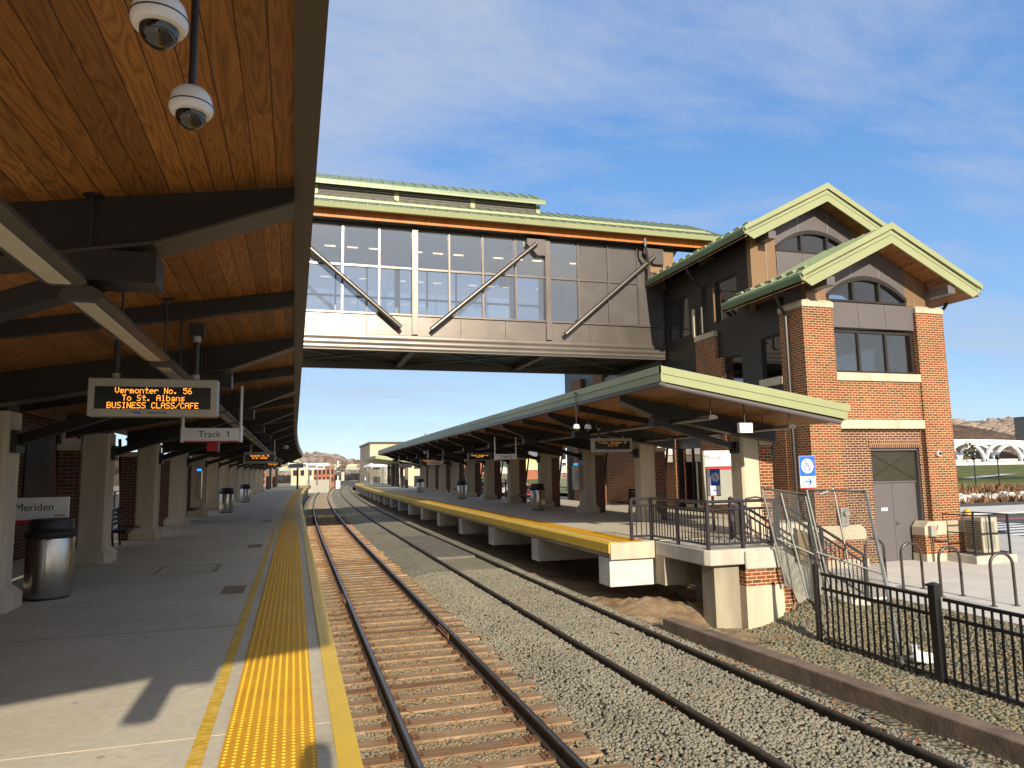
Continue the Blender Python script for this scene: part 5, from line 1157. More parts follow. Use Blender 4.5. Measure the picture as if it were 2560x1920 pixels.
# caged air conditioner
ac = thing('caged_air_conditioner', 'beige air conditioner inside a black wire cage on a concrete pad', 'air conditioner', (19.6, 16.4, -1.25))
ax0, ax1, ay0, ay1 = 18.55, 19.85, 15.9, 17.0
mb = MB(); mb.box(ax0-.1, ax1+.12, ay0-.1, ay1+.05, -1.25, -1.03); mb.build('pad', 'conc', ac, bevel=.01)
MT['ac_beige'] = simple('beige_enamel', (.52, .48, .37), .5, var=.03)
mb = MB(); mb.box(ax0+.45, ax1-.25, ay0+.12, ay1-.4, -.98, .02); u = mb.build('unit', 'ac_beige', ac, bevel=.012)
for z0, z1 in ((-.86, -.50), (-.42, -.08)): mb = MB(); [mb.box(ax0+.52, ax1-.38, ay0+.105, ay0+.118, z0+.03*k, z0+.03*k+.016) for k in range(int((z1-z0)/.03))]; mb.build('grille', 'grey_housing', u)
mb = MB(); [mb.box(ax0+.43, ax0+.449, ay0+.16, ay1-.44, -.9+.06*k, -.87+.06*k) for k in range(14)]; mb.build('coil', 'steel_flange', u)
mb = MB()
for x in (ax0, ax0+.62, ax1):
    for y in (ay0, ay1): mb.box(x-.022, x+.022, y-.022, y+.022, -1.03, .12)
for z in (-.98, -.42, .10):
    for y in (ay0, ay1): mb.box(ax0, ax1, y-.018, y+.018, z-.018, z+.018)
    for x in (ax0, ax1): mb.box(x-.018, x+.018, ay0, ay1, z-.018, z+.018)
mb.build('cage', 'black_paint', ac)
def lattice(name, parent, corners, pitch, r, mat):
    """diamond wire lattice filling a quad a,b,c,d"""
    a, b, c, d = [Vector(q) for q in corners]; mb = MB(); W, H = (b-a).length, (d-a).length
    def Q(u, v): return a*(1-u)*(1-v)+b*u*(1-v)+c*u*v+d*(1-u)*v
    n = int((W+H)/pitch)
    for sgn in (0, 1):
        for i in range(n+1):
            s0 = i*pitch; x0 = s0-H; p0 = (max(0, x0), min(H, s0) if x0 < 0 else H); p1 = (min(W, s0), 0 if s0 < W else s0-W)
            q0, q1 = (p0[0]/W, p0[1]/H), (p1[0]/W, p1[1]/H)
            if sgn: q0, q1 = (1-q0[0], q0[1]), (1-q1[0], q1[1])
            mb.tube(Q(*q0), Q(*q1), r, 3, cap=False)
    o = mb.build(name, mat, parent); o['kind'] = 'stuff'; return o
lattice('mesh', ac, [(ax0, ay0, -.98), (ax1, ay0, -.98), (ax1, ay0, .1), (ax0, ay0, .1)], .07, .0018, 'black_paint')
lattice('mesh', ac, [(ax0, ay0, -.98), (ax0, ay1, -.98), (ax0, ay1, .1), (ax0, ay0, .1)], .07, .0018, 'black_paint')
# leaning chain-link panels
def chain(label, tl, tr, br, bl, mids, loc):
    t = thing('chain_link_panel', label, 'chain-link panel', loc, 'leaning galvanised chain-link panels')
    lattice('wire_mesh', t, [bl, br, tr, tl], .05, .0036, 'wire')
    for k, (p, q) in enumerate(((tl, bl), (tr, br))): mb = MB(); mb.tube(p, q, .022, 8); mb.build('post', 'wire', t, smooth=True)
    mb = MB(); mb.tube(tl, tr, .024, 8); mb.build('top_rail', 'steel_flange', t, smooth=True)
    for p, q in mids: mb = MB(); mb.tube(p, q, .02, 8); mb.build('stay', 'wire', t, smooth=True)
    return t
chain('chain-link panel leaning left in front of the stair landing', at(1904, 1220, 12.2), at(2012, 1236, 12.0), at(2078, 1530, 11.75), at(1966, 1466, 12.1), [(at(1952, 1233, 12.08), at(2020, 1497, 11.85)), (at(1942, 1346, 12.1), at(2034, 1386, 11.85))], (9.5, 12.1, -1.3))
chain('chain-link panel with bent top rail leaning right before the tower door', at(2016, 1224, 11.75), at(2164, 1228, 11.4), at(2225, 1490, 11.2), at(2082, 1500, 11.6), [(at(2084, 1224, 11.6), at(2140, 1500, 11.4)), (at(2040, 1380, 11.65), at(2210, 1436, 11.25)), (at(2050, 1236, 11.65), at(2084, 1222, 11.6))], (10.5, 11.5, -1.3))
q0, q1 = at(2164, 1226, 11.35), at_z(2257, 1660, -1.45)
mb = MB(); mb.tube(q0, q1, .026, 8); mb.build('leaning_pole', 'wire', smooth=True, label='long galvanised pole leaning from the chain-link panel down to the stones', cat='pole', loc=q1)
# debris
mb = MB(); a, b, c, d = at(1992, 1322, 12.15), at(2018, 1330, 12.1), at(2026, 1404, 12.0), at(2002, 1398, 12.05)
for_q = [Vector(p) for p in (a, b, c, d)]; mb.hexa([for_q[3], for_q[2], for_q[2]+Vector((.1, .25, 0)), for_q[3]+Vector((.1, .25, 0)), for_q[0], for_q[1], for_q[1]+Vector((.1, .25, 0)), for_q[0]+Vector((.1, .25, 0))])
mb.build('plywood_sheet', 'cardboard', label='brown board leaning behind the left chain-link panel', cat='board', loc=tuple(d))
def blob(name, label, cat, c, sx, sy, sz, mat, seed, n=18):
    r = random.Random(seed); bm = bmesh.new(); bmesh.ops.create_icosphere(bm, subdivisions=3, radius=1)
    for v in bm.verts:
        p = v.co; f = 1+.16*math.sin(p.x*4+seed)*math.cos(p.y*5+seed*2)+.12*math.sin(p.z*7+p.x*3+seed); v.co = Vector((p.x*sx*f, p.y*sy*f, max(-.25, p.z)*sz*f))
    me = bpy.data.meshes.new(name); bm.to_mesh(me); bm.free(); me.materials.append(MT[mat])
    for p in me.polygons: p.use_smooth = True
    o = bpy.data.objects.new(name, me); scene.collection.objects.link(o); o.location = c; return tag(o, label, cat)
q = at_z(2304, 1655, -1.50)
t = thing('plastic_jug', 'crumpled white plastic jug lying behind the black fence', 'plastic jug', (q[0], q[1], -1.47))
b_ = blob('body', None, None, (0, 0, .02), .19, .15, .13, 'white', 3); b_.parent = t; mb = MB(); mb.lathe([(.05, -.02), (.045, .08), (.05, .085), (.05, .12), (.001, .125)], (q[0]-.08, q[1]+.05, -1.36), 12); mb.build('neck', 'white', t, smooth=True)
q = at_z(2115, 1525, -1.42); blob('plastic_bag', 'pale crumpled plastic bag on the stones under the leaning pole', 'plastic bag', (q[0], q[1], -1.40), .26, .18, .12, 'white_conc', 5)
mb = MB(); mb.tube(at_z(2018, 1560, -1.40), at_z(2160, 1550, -1.40), .014, 6); mb.build('white_pipe', 'white_conc', label='thin pale pipe lying on the stones behind the fence', cat='pipe', loc=at_z(2018, 1560, -1.4))
q = at_z(1742, 1518, -1.5); blob('yellow_rag', 'bright yellow plastic scrap on the dirt below the landing', 'plastic scrap', (q[0], q[1], -1.47), .22, .16, .07, 'yellow_rag', 8)
for i, (px, py, s, lab) in enumerate(((1690, 1500, .20, 'largest brown rock on the dirt mound under the landing'), (1664, 1512, .12, 'small brown rock at the foot of the dirt mound'), (1640, 1522, .09, 'flat pale rock beside the track dirt'))):
    q = at_z(px, py, -1.48); r = blob('dirt_rock', lab, 'rock', (q[0], q[1], -1.46), s, s*.8, s*.7, 'dirt', 11+i)
q = at_z(1737, 1490, -1.45); mb = MB(); rr = random.Random(4)
for k in range(70):
    x, y = q[0]+rr.gauss(0, .12), 12.42+rr.gauss(0, .02); h = rr.uniform(.15, .55); mb.tube((x, y, -1.55), (x+rr.uniform(-.12, .12), y-rr.uniform(0, .12), -1.55+h), .004, 3, .001)
MT['dry_weed'] = simple('dry_weed', (.38, .17, .06), .9, var=.3, vs=9)
mb.build('dry_weed', 'dry_weed', label='orange dry weed growing against the concrete below the landing', cat='weed', loc=(q[0], 12.42, -1.55))
# hydrant
q = at_z(2417, 1322, -1.25); hx, hy = 20.2, 18.6; p = at(2417, 1270, hy)
t = thing('fire_hydrant', 'red fire hydrant with yellow top behind the caged air conditioner', 'hydrant', (p[0], hy, -1.25))
zt = p[2]; mb = MB(); mb.lathe([(.16, -1.25), (.16, -1.15), (.12, -1.13), (.12, zt-.27), (.15, zt-.26), (.15, zt-.2)], (p[0], hy, 0), 18); mb.build('barrel', 'hydrant_red', t, smooth=True)
mb = MB(); mb.lathe([(.15, zt-.198), (.13, zt-.12), (.06, zt-.04), (.03, zt-.035), (.03, zt)], (p[0], hy, 0), 18); mb.build('bonnet', 'hydrant_yellow', t, smooth=True)
for s_ in (-1, 1): mb = MB(); mb.lathe([(.06, .10*s_), (.06, .19*s_)], (p[0], hy, zt-.42), 12, 'x'); mb.build('outlet', 'hydrant_red', t)

# ---------------------------------------------------------------- street and park to the east
mb = MB(); mb.box(12.4, 40, 40.001, 260, -1.6, -1.3); mb.build('street', 'asphalt', kind='structure')
mb = MB(); mb.box(27.0, 52, -10, 40, -1.6, -1.31); mb.build('road', 'asphalt', kind='structure')
for k in range(9):
    y = 19.0+k*.95; mb = MB(); mb.box(27.6, 33, y, y+.5, -1.309, -1.305); mb.build('crosswalk_stripe', 'white', label='white crosswalk stripe on the road, %s from the pavement' % ORD[k], cat='road marking', group='white crosswalk stripes')
MT['red_pavers'] = simple('red_paver_band', (.28, .10, .07), .85, var=.15, vs=6)
mb = MB(); mb.box(27.05, 52, 17.4, 18.6, -1.308, -1.303); mb.build('paver_band', 'red_pavers', kind='structure'); mb = MB(); mb.box(27.05, 52, 27.9, 28.8, -1.308, -1.303); mb.build('paver_band', 'red_pavers', kind='structure')
mb = MB(); mb.box(27.5, 200, 31, 36, -1.3, -1.22); mb.build('far_pavement', 'pave', kind='structure')
def lz(x, y):
    d = max(0, y-36); return -1.25+.0-(.9*math.exp(-((y-52)/9.0)**2))+max(0, (y-62))*.022+lump(x*.08, y*.07, .25)*min(1, d/12)
mb = MB(); nx, ny = 40, 60; xs = np.linspace(28, 260, nx); ys = np.linspace(36, 230, ny)
mb.add([(x, y, lz(x, y)) for y in ys for x in xs], [(j*nx+i, j*nx+i+1, (j+1)*nx+i+1, (j+1)*nx+i) for j in range(ny-1) for i in range(nx-1)]); mb.build('lawn', 'lawn', smooth=True, kind='structure')
# rocks and dry brush in the creek bed
rr = np.random.default_rng(2)
o = stones('creek_rocks', 'stone', 1500, (36, 110, 46, 58), lambda x, y: lz(x, y)+.05, .18, .40, 21); o.data.materials.clear(); o.data.materials.append(MT['white_conc']); tag(o, 'pale boulders lining the creek bed in the park', 'rocks', kind='stuff')
mb = MB(); r2 = random.Random(6)
for k in range(5200):
    y = r2.choice((r2.gauss(44.5, 1.5), r2.gauss(60, 2.0))); x = r2.uniform(34, 110); z = lz(x, y); h = r2.uniform(.25, .8); a = r2.uniform(0, 3.14); w = .18
    mb.face([(x-w*math.cos(a), y-w*math.sin(a), z), (x+w*math.cos(a), y+w*math.sin(a), z), (x+r2.uniform(-.3, .3), y+r2.uniform(-.2, .2), z+h)])
MT['brush'] = simple('russet_brush', (.20, .105, .055), .95, var=.35, vs=.8); mb.build('dry_brush', 'brush', label='russet dry brush along the creek bed', cat='brush', kind='stuff')
mb = MB(); yy = [66, 70, 76, 84, 92]; px = [44, 66, 84, 100, 118]
for (a, b), (c, d) in zip(zip(px, yy), list(zip(px, yy))[1:]): mb.face([(a, b, lz(a, b)+.06), (c, d, lz(c, d)+.06), (c, d+3.0, lz(c, d+3)+.06), (a, b+3.0, lz(a, b+3)+.06)])
mb.build('park_path', 'pave', kind='structure')
# white arched footbridge in the park
YB = 74.0
ab = thing('arched_footbridge', 'white arched footbridge in the park with a wreath hung on it', 'footbridge', (70, YB, -1))
pl0 = at(2388, 1166, YB); pm = at(2465, 1160, YB); pr0 = at(2557, 1158, YB)
def apt(px, py, dy=0): v = at(px, py, YB); return (v[0], YB+dy, v[2])
step = apt(2557, 1158)[0]-apt(2465, 1160)[0]; xb = apt(2465, 1160)[0]; zb = apt(2465, 1160)[2]; ztop = apt(2440, 1106)[2]; zdeck = apt(2440, 1150)[2]
for dy in (0, 4.0):
    for k in range(-5, 6):
        x0, x1 = xb+step*k, xb+step*(k+1); m = (x0+x1)/2; n = 14
        rise = (ztop-.35)-zb-.012*(m-xb-step*.0)**2*.12; mb = MB(); pts = [(x0+(x1-x0)*i/n, YB+dy, zb+.3+rise*(max(0, 1-abs(2*i/n-1)**2.2))**.62) for i in range(n+1)]
        for a, b in zip(pts, pts[1:]): mb.bar(a, b, .32, .40)
        mb.build('arch', 'white_gloss', ab)
    mb = MB(); n = 40; pts = [(xb-5*step+11*step*i/n, YB+dy, ztop+.2-.0011*(xb-5*step+11*step*i/n-xb+4)**2*1.6) for i in range(n+1)]
    for a, b in zip(pts, pts[1:]): mb.bar(a, b, .34, .44)
    mb.build('top_chord', 'white_gloss', ab)
    mb = MB(); mb.box(xb-5*step, xb+6*step, YB+dy-.2, YB+dy+.2, zb-.12, zb+.28); mb.build('bottom_chord', 'white_gloss', ab)
mb = MB(); mb.box(xb-5*step, xb+6*step, YB+.4, YB+3.6, zdeck-.2, zdeck+.1); mb.build('deck', 'white_conc', ab)
mb = MB()
for k in range(-30, 36, 4): mb.box(xb+step*k/5.5-.05, xb+step*k/5.5+.05, YB+.5, YB+.58, zdeck+.1, zdeck+1.2)
mb.box(xb-5*step, xb+6*step, YB+.49, YB+.59, zdeck+1.2, zdeck+1.28); mb.build('railing', 'galv', ab)
w = apt(2418, 1126); mb = MB(); r3 = random.Random(3)
for k in range(420):
    a = r3.uniform(0, 6.283); R = .78+r3.gauss(0, .13); p = Vector((w[0]+R*math.cos(a), YB-.35+r3.gauss(0, .1), w[2]+R*math.sin(a))); s_ = .10
    mb.face([p+Vector((r3.gauss(0, s_), r3.gauss(0, s_), r3.gauss(0, s_))) for _ in range(3)])
MT['wreath'] = simple('wreath_green', (.05, .07, .025), .8, var=.5, vs=3); t = thing('wreath', 'large green wreath hanging on the white arched footbridge', 'wreath', (w[0], YB-.35, w[2])); mb.build('greenery', 'wreath', t)
for k in range(9): a = k*.7; mb = MB(); mb.ball((w[0]+.78*math.cos(a), YB-.55, w[2]+.78*math.sin(a)), .09, 8, 6); mb.build('bauble', 'white_gloss', t)
for px, pb, lab in ((2440, 1208, 'thin dark park lamp post under the left arch of the white footbridge'), (2500, 1216, 'thin dark park lamp post under the right arch of the white footbridge')):
    b = at(px, pb, 62); tp = at(px-4, 1150, 62); t = thing('lamp_post', lab, 'lamp post', (b[0], 62, b[2]), 'park lamp posts'); mb = MB(); mb.tube((b[0], 62, b[2]-.3), (b[0], 62, tp[2]), .085, 8, .06); mb.build('pole', 'black_paint', t); mb = MB(); mb.lathe([(.1, 0), (.26, .25), (.22, .45), (.05, .62)], (b[0], 62, tp[2]), 12); mb.build('lantern', 'black_paint', t)
# hills
def hill(name, Y, depth, pix, mat='woods', ext=(-200, 200), seed=1):
    """wooded ridge: crest given as points at distance Y, foot nearer by depth"""
    P = [at(px, py, Y) for px, py in pix]; xs0 = [p[0] for p in P]; zs0 = [p[2] for p in P]
    xs0 = [xs0[0]+ext[0]]+xs0+[xs0[-1]+ext[1]]; zs0 = [zs0[0]]+zs0+[zs0[-1]]
    m = 260; xs = np.linspace(xs0[0], xs0[-1], m); z = np.interp(xs, xs0, zs0); r = np.random.default_rng(seed); mb = MB(); rows = []
    z = z+np.convolve(r.normal(0, 1, m+8), np.ones(9)/9, 'valid')*Y*.004
    for f, g_ in ((0, -.05), (.2, .22), (.4, .45), (.6, .68), (.8, .87), (1, 1)): rows.append([(x+r.normal(0, .3), Y-depth*(1-f), -3+(zz+3)*g_+r.normal(0, 1)*Y*.0022*(f > 0)) for x, zz in zip(xs, z)])
    rows.append([(x, Y+depth, -10) for x in xs])
    mb.add([p for rw in rows for p in rw], [(j*m+i, j*m+i+1, (j+1)*m+i+1, (j+1)*m+i) for j in range(len(rows)-1) for i in range(m-1)]); return mb.build(name, mat, kind='structure')
hill('hill', 480, 150, [(2300, 1066), (2380, 1062), (2430, 1064), (2470, 1056), (2500, 1057), (2540, 1062), (2700, 1070)], ext=(-120, 300), seed=4)
hill('far_hill', 1900, 200, [(600, 1165), (760, 1160), (870, 1156), (930, 1153), (1000, 1152), (1400, 1120)], ext=(-300, 300), seed=5)
hill('wooded_rise', 430, 120, [(560, 1142), (700, 1148), (760, 1150), (800, 1146), (835, 1151), (862, 1168), (885, 1186)], ext=(-100, 5), seed=6)
def woods(name, label, Y, depth, pix, n, s0, s1, seed):
    P = [at(px, py, Y) for px, py in pix]; X = [p[0] for p in P]; Z_ = [p[2] for p in P]; r = np.random.default_rng(seed)
    fr = {}
    def zf(x, y): f = 1-(Y-y)/depth; return -3+(np.interp(x, X, Z_)+3)*max(0.0, min(1.0, f))**.93
    o = stones(name, 'crowns', n, (X[0], X[-1], Y-depth*.95, Y), zf, s0, s1, seed); return tag(o, label, 'woods', kind='stuff')
woods('bare_woods', 'bare winter woods covering the hill beyond the park', 480, 150, [(2370, 1064), (2430, 1066), (2470, 1058), (2500, 1059), (2560, 1064)], 2600, .62, .95, 31)
woods('bare_woods', 'brown winter woods on the rise beyond the near platform end', 430, 120, [(690, 1152), (760, 1153), (800, 1149), (835, 1153), (862, 1168), (880, 1186)], 1500, .5, .8, 32)
def building(name, label, x0, x1, y0, y1, z0, z1, mat, wins=None, roof=None, cat='building', wmat='dark_window', bands=None):
    t = thing(name, label, cat, ((x0+x1)/2, (y0+y1)/2, z0)); mb = MB(); mb.box(x0, x1, y0, y1, z0, z1); mb.build('wall', mat, t)
    mb = MB(); mb.box(x0-.2, x1+.2, y0-.2, y1+.2, z1, z1+.35); mb.build('roof', roof or 'grey_wall', t)
    for (a, b, m) in (bands or []): mb = MB(); mb.box(x0-.06, x1+.06, y0-.06, y0-.001, a, b); mb.build('wall_band', m, t)
    if wins:
        nx, nz, w, h, za, zb2 = wins
        w = min(w, (x1-x0)/nx*.5); zb2 = min(zb2, z1-.25); h = min(h, (zb2-za)/nz*.62)
        for i in range(nx):
            for j in range(nz):
                cx = x0+(x1-x0)*(i+.5)/nx; cz = za+(zb2-za)*(j+.5)/nz; mb = MB(); mb.box(cx-w/2, cx+w/2, y0-.10, y0-.065, cz-h/2, cz+h/2); wv = mb.build('window', wmat, t)
    return t
a = at(2534, 1045, 330); building('office_block', 'tall grey building at the right edge above the wooded hill', a[0], a[0]+40, 300, 330, -5, a[2], 'grey_wall', (8, 8, 2.2, 3.2, 4, a[2]-2))
# ---------------------------------------------------------------- street side seen between the far columns
Yw = 120.0
A = lambda px, py, Y=Yw: at(px, py, Y)
x0, x1 = A(1335, 1150)[0], A(1500, 1150)[0]+14
building('apartment_block', 'white apartment block with brick base and yellow band seen between the far columns', x0+5, x1, Yw, Yw+18, -1.3, A(1420, 1108)[2]+4, 'white_wall', (16, 6, 1.2, 1.6, 0, A(1420, 1108)[2]+3), bands=[(-1.3, A(1400, 1172)[2], 'far_brick'), (A(1400, 1172)[2], A(1400, 1163)[2], 'yellow_wall')])
building('apartment_block', 'lime and yellow apartment block seen left of the white one', A(1285, 1150)[0], x0+4.8, Yw+2, Yw+18, -1.3, A(1300, 1145)[2], 'green_wall', (5, 3, 1.2, 1.6, 4, A(1300, 1147)[2]), bands=[(-1.3, A(1300, 1175)[2], 'far_brick'), (A(1300, 1152)[2], A(1300, 1145)[2], 'yellow_wall')])
building('brick_building', 'red brick building seen between the middle far columns', A(1080, 1150, 150)[0], A(1283, 1150, 150)[0], 150, 170, -1.3, A(1200, 1140, 150)[2], 'far_brick', (12, 2, 1.6, 2.0, 1, A(1200, 1142, 150)[2]))
def shelter(label, x, y):
    t = thing('bus_shelter', label, 'bus shelter', (x, y, -1.3), 'bus shelters across the street'); mb = MB()
    for dx in (0, 3): [mb.box(x+dx-.05, x+dx+.05, y+dy-.05, y+dy+.05, -1.3, 1.2) for dy in (0, 1.4)]
    mb.build('frame', 'overpass_green', t); mb = MB(); mb.prism([(x-.4, 1.2), (x+3.4, 1.2), (x+1.5, 2.1)], y-.4, y+1.8); mb.build('roof', 'galv', t); mb = MB(); mb.box(x, x+3, y+1.38, y+1.42, -1, 1.1); mb.build('pane', 'glass', t)
shelter('bus shelter with grey gable roof across the street', A(1378, 1200, 75)[0], 75); shelter('farther bus shelter with greenish roof behind the railing', A(1230, 1200, 88)[0], 88)
def car(label, x, y, mat, rz=0):
    t = thing('parked_car', label, 'car', (x, y, -1.3), 'cars parked across the street'); L = 4.4
    mb = MB(); mb.prism([(x-2.2, -.95), (x-2.15, -.45), (x-1.3, -.35), (x-.7, .12), (x+.9, .14), (x+1.7, -.32), (x+2.2, -.4), (x+2.2, -.95)], y-.85, y+.85); mb.build('body', mat, t, bevel=.06)
    mb = MB(); mb.prism([(x-1.15, -.33), (x-.66, .06), (x+.85, .08), (x+1.5, -.31)], y-.87, y+.87); mb.build('window', 'dark_window', t)
    for dx in (-1.35, 1.35):
        for dy in (-.8, .8): mb = MB(); mb.lathe([(.33, -.1), (.33, .1)], (x+dx, y+dy, -.97), 14, 'y'); mb.build('wheel', 'black', t)
car('red car parked across the street behind the railing', A(1318, 1212, 70)[0], 70, 'hydrant_red'); car('white van-like car parked across the street', A(1290, 1205, 80)[0], 80, 'white_gloss'); car('red car farther down the street', A(1246, 1205, 95)[0], 95, 'hydrant_red')
mb = MB(); p = A(1425, 1090, 66); t = thing('flag_pole', 'tall thin white pole across the street', 'pole', (p[0], 66, -1.3)); mb.tube((p[0], 66, -1.3), (p[0], 66, 8), .07, 8); mb.build('shaft', 'white', t)
# old building and gabled canopies beyond the far canopy
a = at(925, 1118, 130); b = at(1060, 1118, 130); building('old_building', 'pale building with dark cornice rising behind the far end of the far canopy', a[0], b[0], 130, 150, -1.3, a[2]+.6, 'beige_wall', (4, 2, 2.0, 3.2, a[2]-8, a[2]-1.2), roof='steel_dark')
def small_canopy(label, x, y0, y1, z, side, n):
    t = thing('small_canopy', label, 'canopy', (x, y0, 0), 'green roofed canopies at the distant platform ends'); W = 5.0
    mb = MB(); mb.prism([(x, z), (x+side*W, z-.75), (x+side*W, z-.95), (x, z-.3)], y0, y1); mb.build('roof', 'green', t)
    for k in range(n): y = y0+.8+(y1-y0-1.6)*k/(n-1); mb = MB(); mb.box(x+side*3.2-.16, x+side*3.2+.16, y-.16, y+.16, 0, z-.7); mb.build('post', 'steel_flange', t)
small_canopy('pale green canopy just past the end of the far canopy', 7.0+off(75), 72, 84, 3.3, 1, 4); small_canopy('second pale green canopy farther along the far platform', 7.6+off(90), 86.5, 97, 3.3, 1, 4)
small_canopy('green roofed canopy past the end of the near canopy', -.6+off(86), 80, 90, 3.2, -1, 4); small_canopy('second green roofed canopy farther along the near platform', -.8+off(98), 93, 103, 3.2, -1, 4)
for k, (lab, y) in enumerate((('white framed ticket shelter on the far platform end', 99), ('second white framed shelter behind the ticket shelter', 105))):
    x = 8.2+off(y); t = thing('platform_shelter', lab, 'shelter', (x, y, 0), 'white shelters at the far platform end'); mb = MB()
    for dx in (0, 2.6):
        for dy in (0, 3.4): mb.box(x+dx-.06, x+dx+.06, y+dy-.06, y+dy+.06, 0, 2.4)
    mb.prism([(x-.3, 2.4), (x+2.9, 2.4), (x+2.6, 2.75), (x, 2.75)], y-.3, y+3.7); mb.build('frame', 'white', t); mb = MB(); mb.box(x, x+2.6, y+.01, y+.03, .1, 2.3); mb.build('pane', 'glass', t)
def white_sign(lab, x, y):
    t = thing('hanging_sign', lab, 'platform sign', (x, y, 0), 'distant white framed platform signs'); mb = MB(); mb.box(x, x+2.0, y, y+.2, 2.2, 2.75); mb.build('frame', 'white', t); mb = MB(); mb.box(x+.12, x+1.88, y-.01, y-.001, 2.3, 2.65); mb.build('screen', 'grey_wall', t)
    mb = MB(); mb.box(x+.9, x+1.1, y+.05, y+.15, 0, 2.2); mb.build('post', 'steel_flange', t)
white_sign('nearest white framed sign past the near canopy end', -1.6+off(82), 78.5); white_sign('middle white framed sign past the near canopy end', -.6+off(92), 91.5); white_sign('farthest white framed sign past the near canopy end', .2+off(104), 104)
# far left: beige and brick buildings, poles, signal, overpass, trees
def pix_building(name, label, px0, px1, ptop, Y, mat, **k):
    a, b = at(px0, ptop, Y), at(px1, ptop, Y); return building(name, label, a[0], b[0], Y, Y+14, -1.6, a[2], mat, **k)
pix_building('beige_building', 'beige stucco building beyond the near platform end', 728, 784, 1168, 135, 'beige_wall', wins=(3, 1, 1.0, 1.0, 1.0, 3.0))
pix_building('brick_building', 'low red brick building left of the distant tracks', 784, 836, 1168, 165, 'far_brick', wins=(5, 2, 1.4, 1.2, -.5, 3))
pix_building('white_building', 'long white industrial building behind the low red brick one', 772, 822, 1158, 230, 'white_wall', wins=(9, 1, 1.6, 1.4, 1.5, 4.5))
pix_building('brick_shop', 'brick building seen past the last near columns', 640, 690, 1176, 120, 'far_brick', wins=(4, 2, 1.2, 1.2, 0, 3))
mb = MB(); a = at(765, 1200, 118); b = at(822, 1200, 118); t = thing('grey_fence', 'grey slatted fence beside the tracks past the near platform end', 'fence', (a[0], 118, -1.4))
for k in range(26): x = a[0]+(b[0]-a[0])*k/26; mb.box(x, x+(b[0]-a[0])/26*.92, 118-k*.05, 118.08-k*.05, -1.45, at(790, 1199, 118)[2])
mb.build('slats', 'grey_housing', t)
mb = MB(); t = thing('utility_pole', 'wooden utility pole in front of the red brick building', 'utility pole', at_z(827, 1196, -1.4), None); p = at(827, 1192, 150); q = at(827, 1153, 150); t.location = p; ORIG[t.name] = tuple(p); mb.tube((p[0], 150, -1.4), (q[0], 150, q[2]), .16, 8, .12); mb.build('shaft', 'pole_wood', t)
p, q = at(845, 1192, 145), at(845, 1152, 145); t = thing('signal_mast', 'white railway signal mast with cabinet left of the distant tracks', 'signal', p); mb = MB(); mb.tube((p[0], 145, -1.4), (q[0], 145, q[2]), .12, 8); mb.build('mast', 'white', t)
mb = MB(); mb.box(p[0]-.4, p[0]+.4, 144.6, 145.4, -1.4, .2); mb.build('cabinet', 'white', t); mb = MB(); mb.lathe([(.35, 0), (.35, .12)], (p[0], 144.7, q[2]-1.6), 14, 'y'); mb.lathe([(.35, 0), (.35, .12)], (p[0], 144.7, q[2]-2.5), 14, 'y'); mb.build('lamp_head', 'black', t)
Yo = 300.0; t = thing('overpass', 'pale green road overpass crossing the tracks far away', 'bridge', at(900, 1175, Yo)); a, b = at(820, 1166, Yo), at(1010, 1162, Yo); zt = at(905, 1166, Yo)[2]; zb = at(905, 1174, Yo)[2]
mb = MB(); mb.box(a[0]-20, b[0]+30, Yo, Yo+10, zb, zt); mb.build('deck', 'overpass_green', t); mb = MB(); mb.box(a[0]-20, b[0]+30, Yo-.1, Yo+.2, zt, zt+1.0); mb.build('parapet', 'beige_wall', t)
for px in (858, 905, 925): p = at(px, 1180, Yo); mb = MB(); mb.box(p[0]-.6, p[0]+.6, Yo+2, Yo+6, -1.6, zb); mb.build('pier', 'conc', t)
def bare_tree(label, x, y, z, h, seed, mat='bark_far', spread=.36):
    t = thing('bare_tree', label, 'tree', (x, y, z), 'bare winter trees beyond the station'); r = random.Random(seed); mb = MB(); br = MB()
    def grow(p, d, L, rad, lv):
        q = p+d*L; (mb if lv < 2 else br).tube(p, q, rad, 5 if lv < 2 else 3, rad*.6, cap=False)
        if lv >= 6: return
        for _ in range(3 if lv < 4 else 2):
            nd = (d+Vector((r.gauss(0, spread), r.gauss(0, spread), r.gauss(.10, spread*.6)))).normalized(); grow(q, nd, L*r.uniform(.62, .84), max(rad*.6, .05), lv+1)
    grow(Vector((x, y, z)), Vector((0, 0, 1)), h*.24, h*.016, 0); mb.build('trunk', 'bark', t); br.build('crown', mat, t); return t
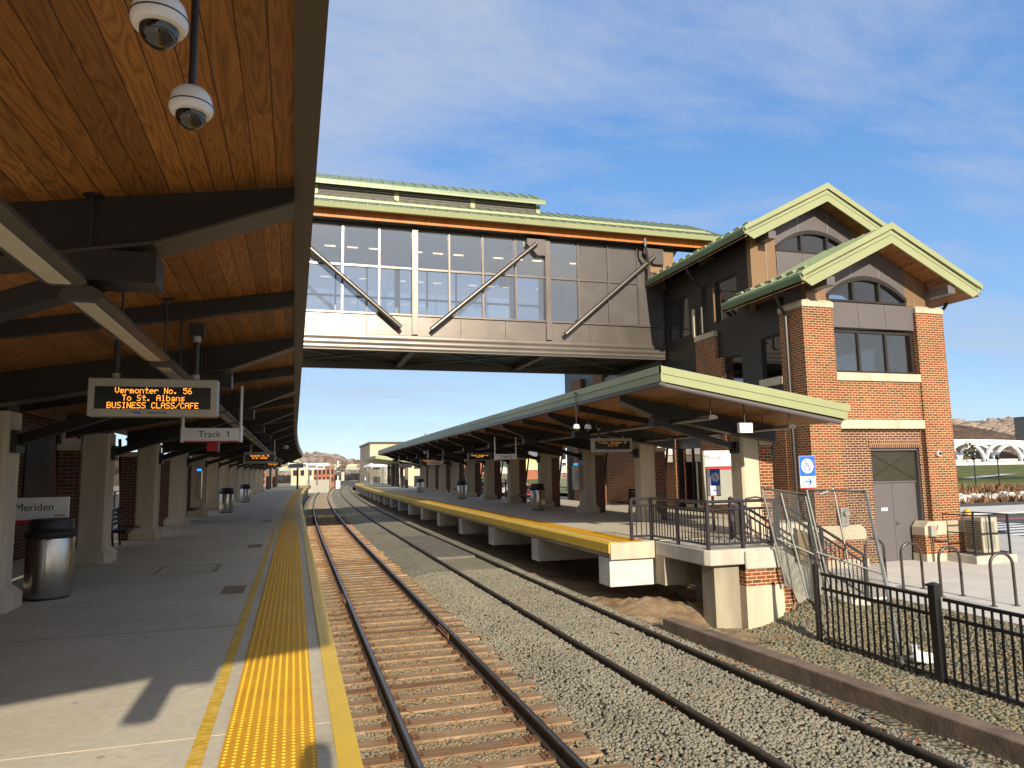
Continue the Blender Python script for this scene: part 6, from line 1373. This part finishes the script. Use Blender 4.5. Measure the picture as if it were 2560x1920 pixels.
for i, (px, Y, ptop, lab) in enumerate(((800, 260, 1130, 'bare tree crown above the white industrial building, leftmost'), (824, 250, 1124, 'tallest round bare tree behind the red brick building'), (850, 240, 1134, 'bare tree right of the signal mast'), (866, 255, 1146, 'low bare tree beside the overpass'), (778, 280, 1142, 'bare tree behind the beige building'), (917, 200, 1136, 'bare tree left of the pale building with dark cornice'), (748, 270, 1140, 'bare tree just past the near canopy end'))):
    p = at(px, ptop, Y); bare_tree(lab, p[0], Y, -1.5, p[2]+1.5, 30+i)

# ---------------------------------------------------------------- the photographer, whose shadow falls on the yellow strip
def person():
    J = {'pelvis': ((.0, -.42, 1.0), .16), 'waist': ((0, -.42, 1.16), .15), 'chest': ((0, -.41, 1.42), .185), 'neck': ((0, -.40, 1.60), .075), 'head': ((0, -.37, 1.76), .105), 'crown': ((0, -.38, 1.88), .085)}
    E_ = [('pelvis', 'waist'), ('waist', 'chest'), ('chest', 'neck'), ('neck', 'head'), ('head', 'crown')]
    for sx, k in ((-1, 'l'), (1, 'r')):
        J.update({k+'sh': ((.2*sx, -.41, 1.50), .08), k+'el': ((.33*sx, -.28, 1.30), .055), k+'wr': ((.10*sx, -.16, 1.50), .042), k+'hand': ((.07*sx, -.13, 1.56), .045), k+'hip': ((.11*sx, -.42, .94), .11), k+'kn': ((.13*sx, -.40, .50), .07), k+'an': ((.14*sx, -.44, .09), .05), k+'toe': ((.15*sx, -.28, .04), .045)})
        E_ += [('chest', k+'sh'), (k+'sh', k+'el'), (k+'el', k+'wr'), (k+'wr', k+'hand'), ('pelvis', k+'hip'), (k+'hip', k+'kn'), (k+'kn', k+'an'), (k+'an', k+'toe')]
    names = list(J); me = bpy.data.meshes.new('person'); me.from_pydata([J[n][0] for n in names], [(names.index(a), names.index(b)) for a, b in E_], [])
    o = bpy.data.objects.new('person', me); scene.collection.objects.link(o); sk = o.modifiers.new('skin', 'SKIN')
    for i, n in enumerate(names): me.skin_vertices[0].data[i].radius = (J[n][1], J[n][1]); me.skin_vertices[0].data[i].use_root = (n == 'pelvis')
    sb = o.modifiers.new('smooth', 'SUBSURF'); sb.levels = 2; sb.render_levels = 2
    o.scale = (1.06, 1.06, 1.06); me.materials.append(simple('dark_jacket', (.03, .035, .05), .8, var=.1)); return o
pp = person(); tag(pp, 'person in a dark jacket holding a camera up, standing on the near platform', 'person')
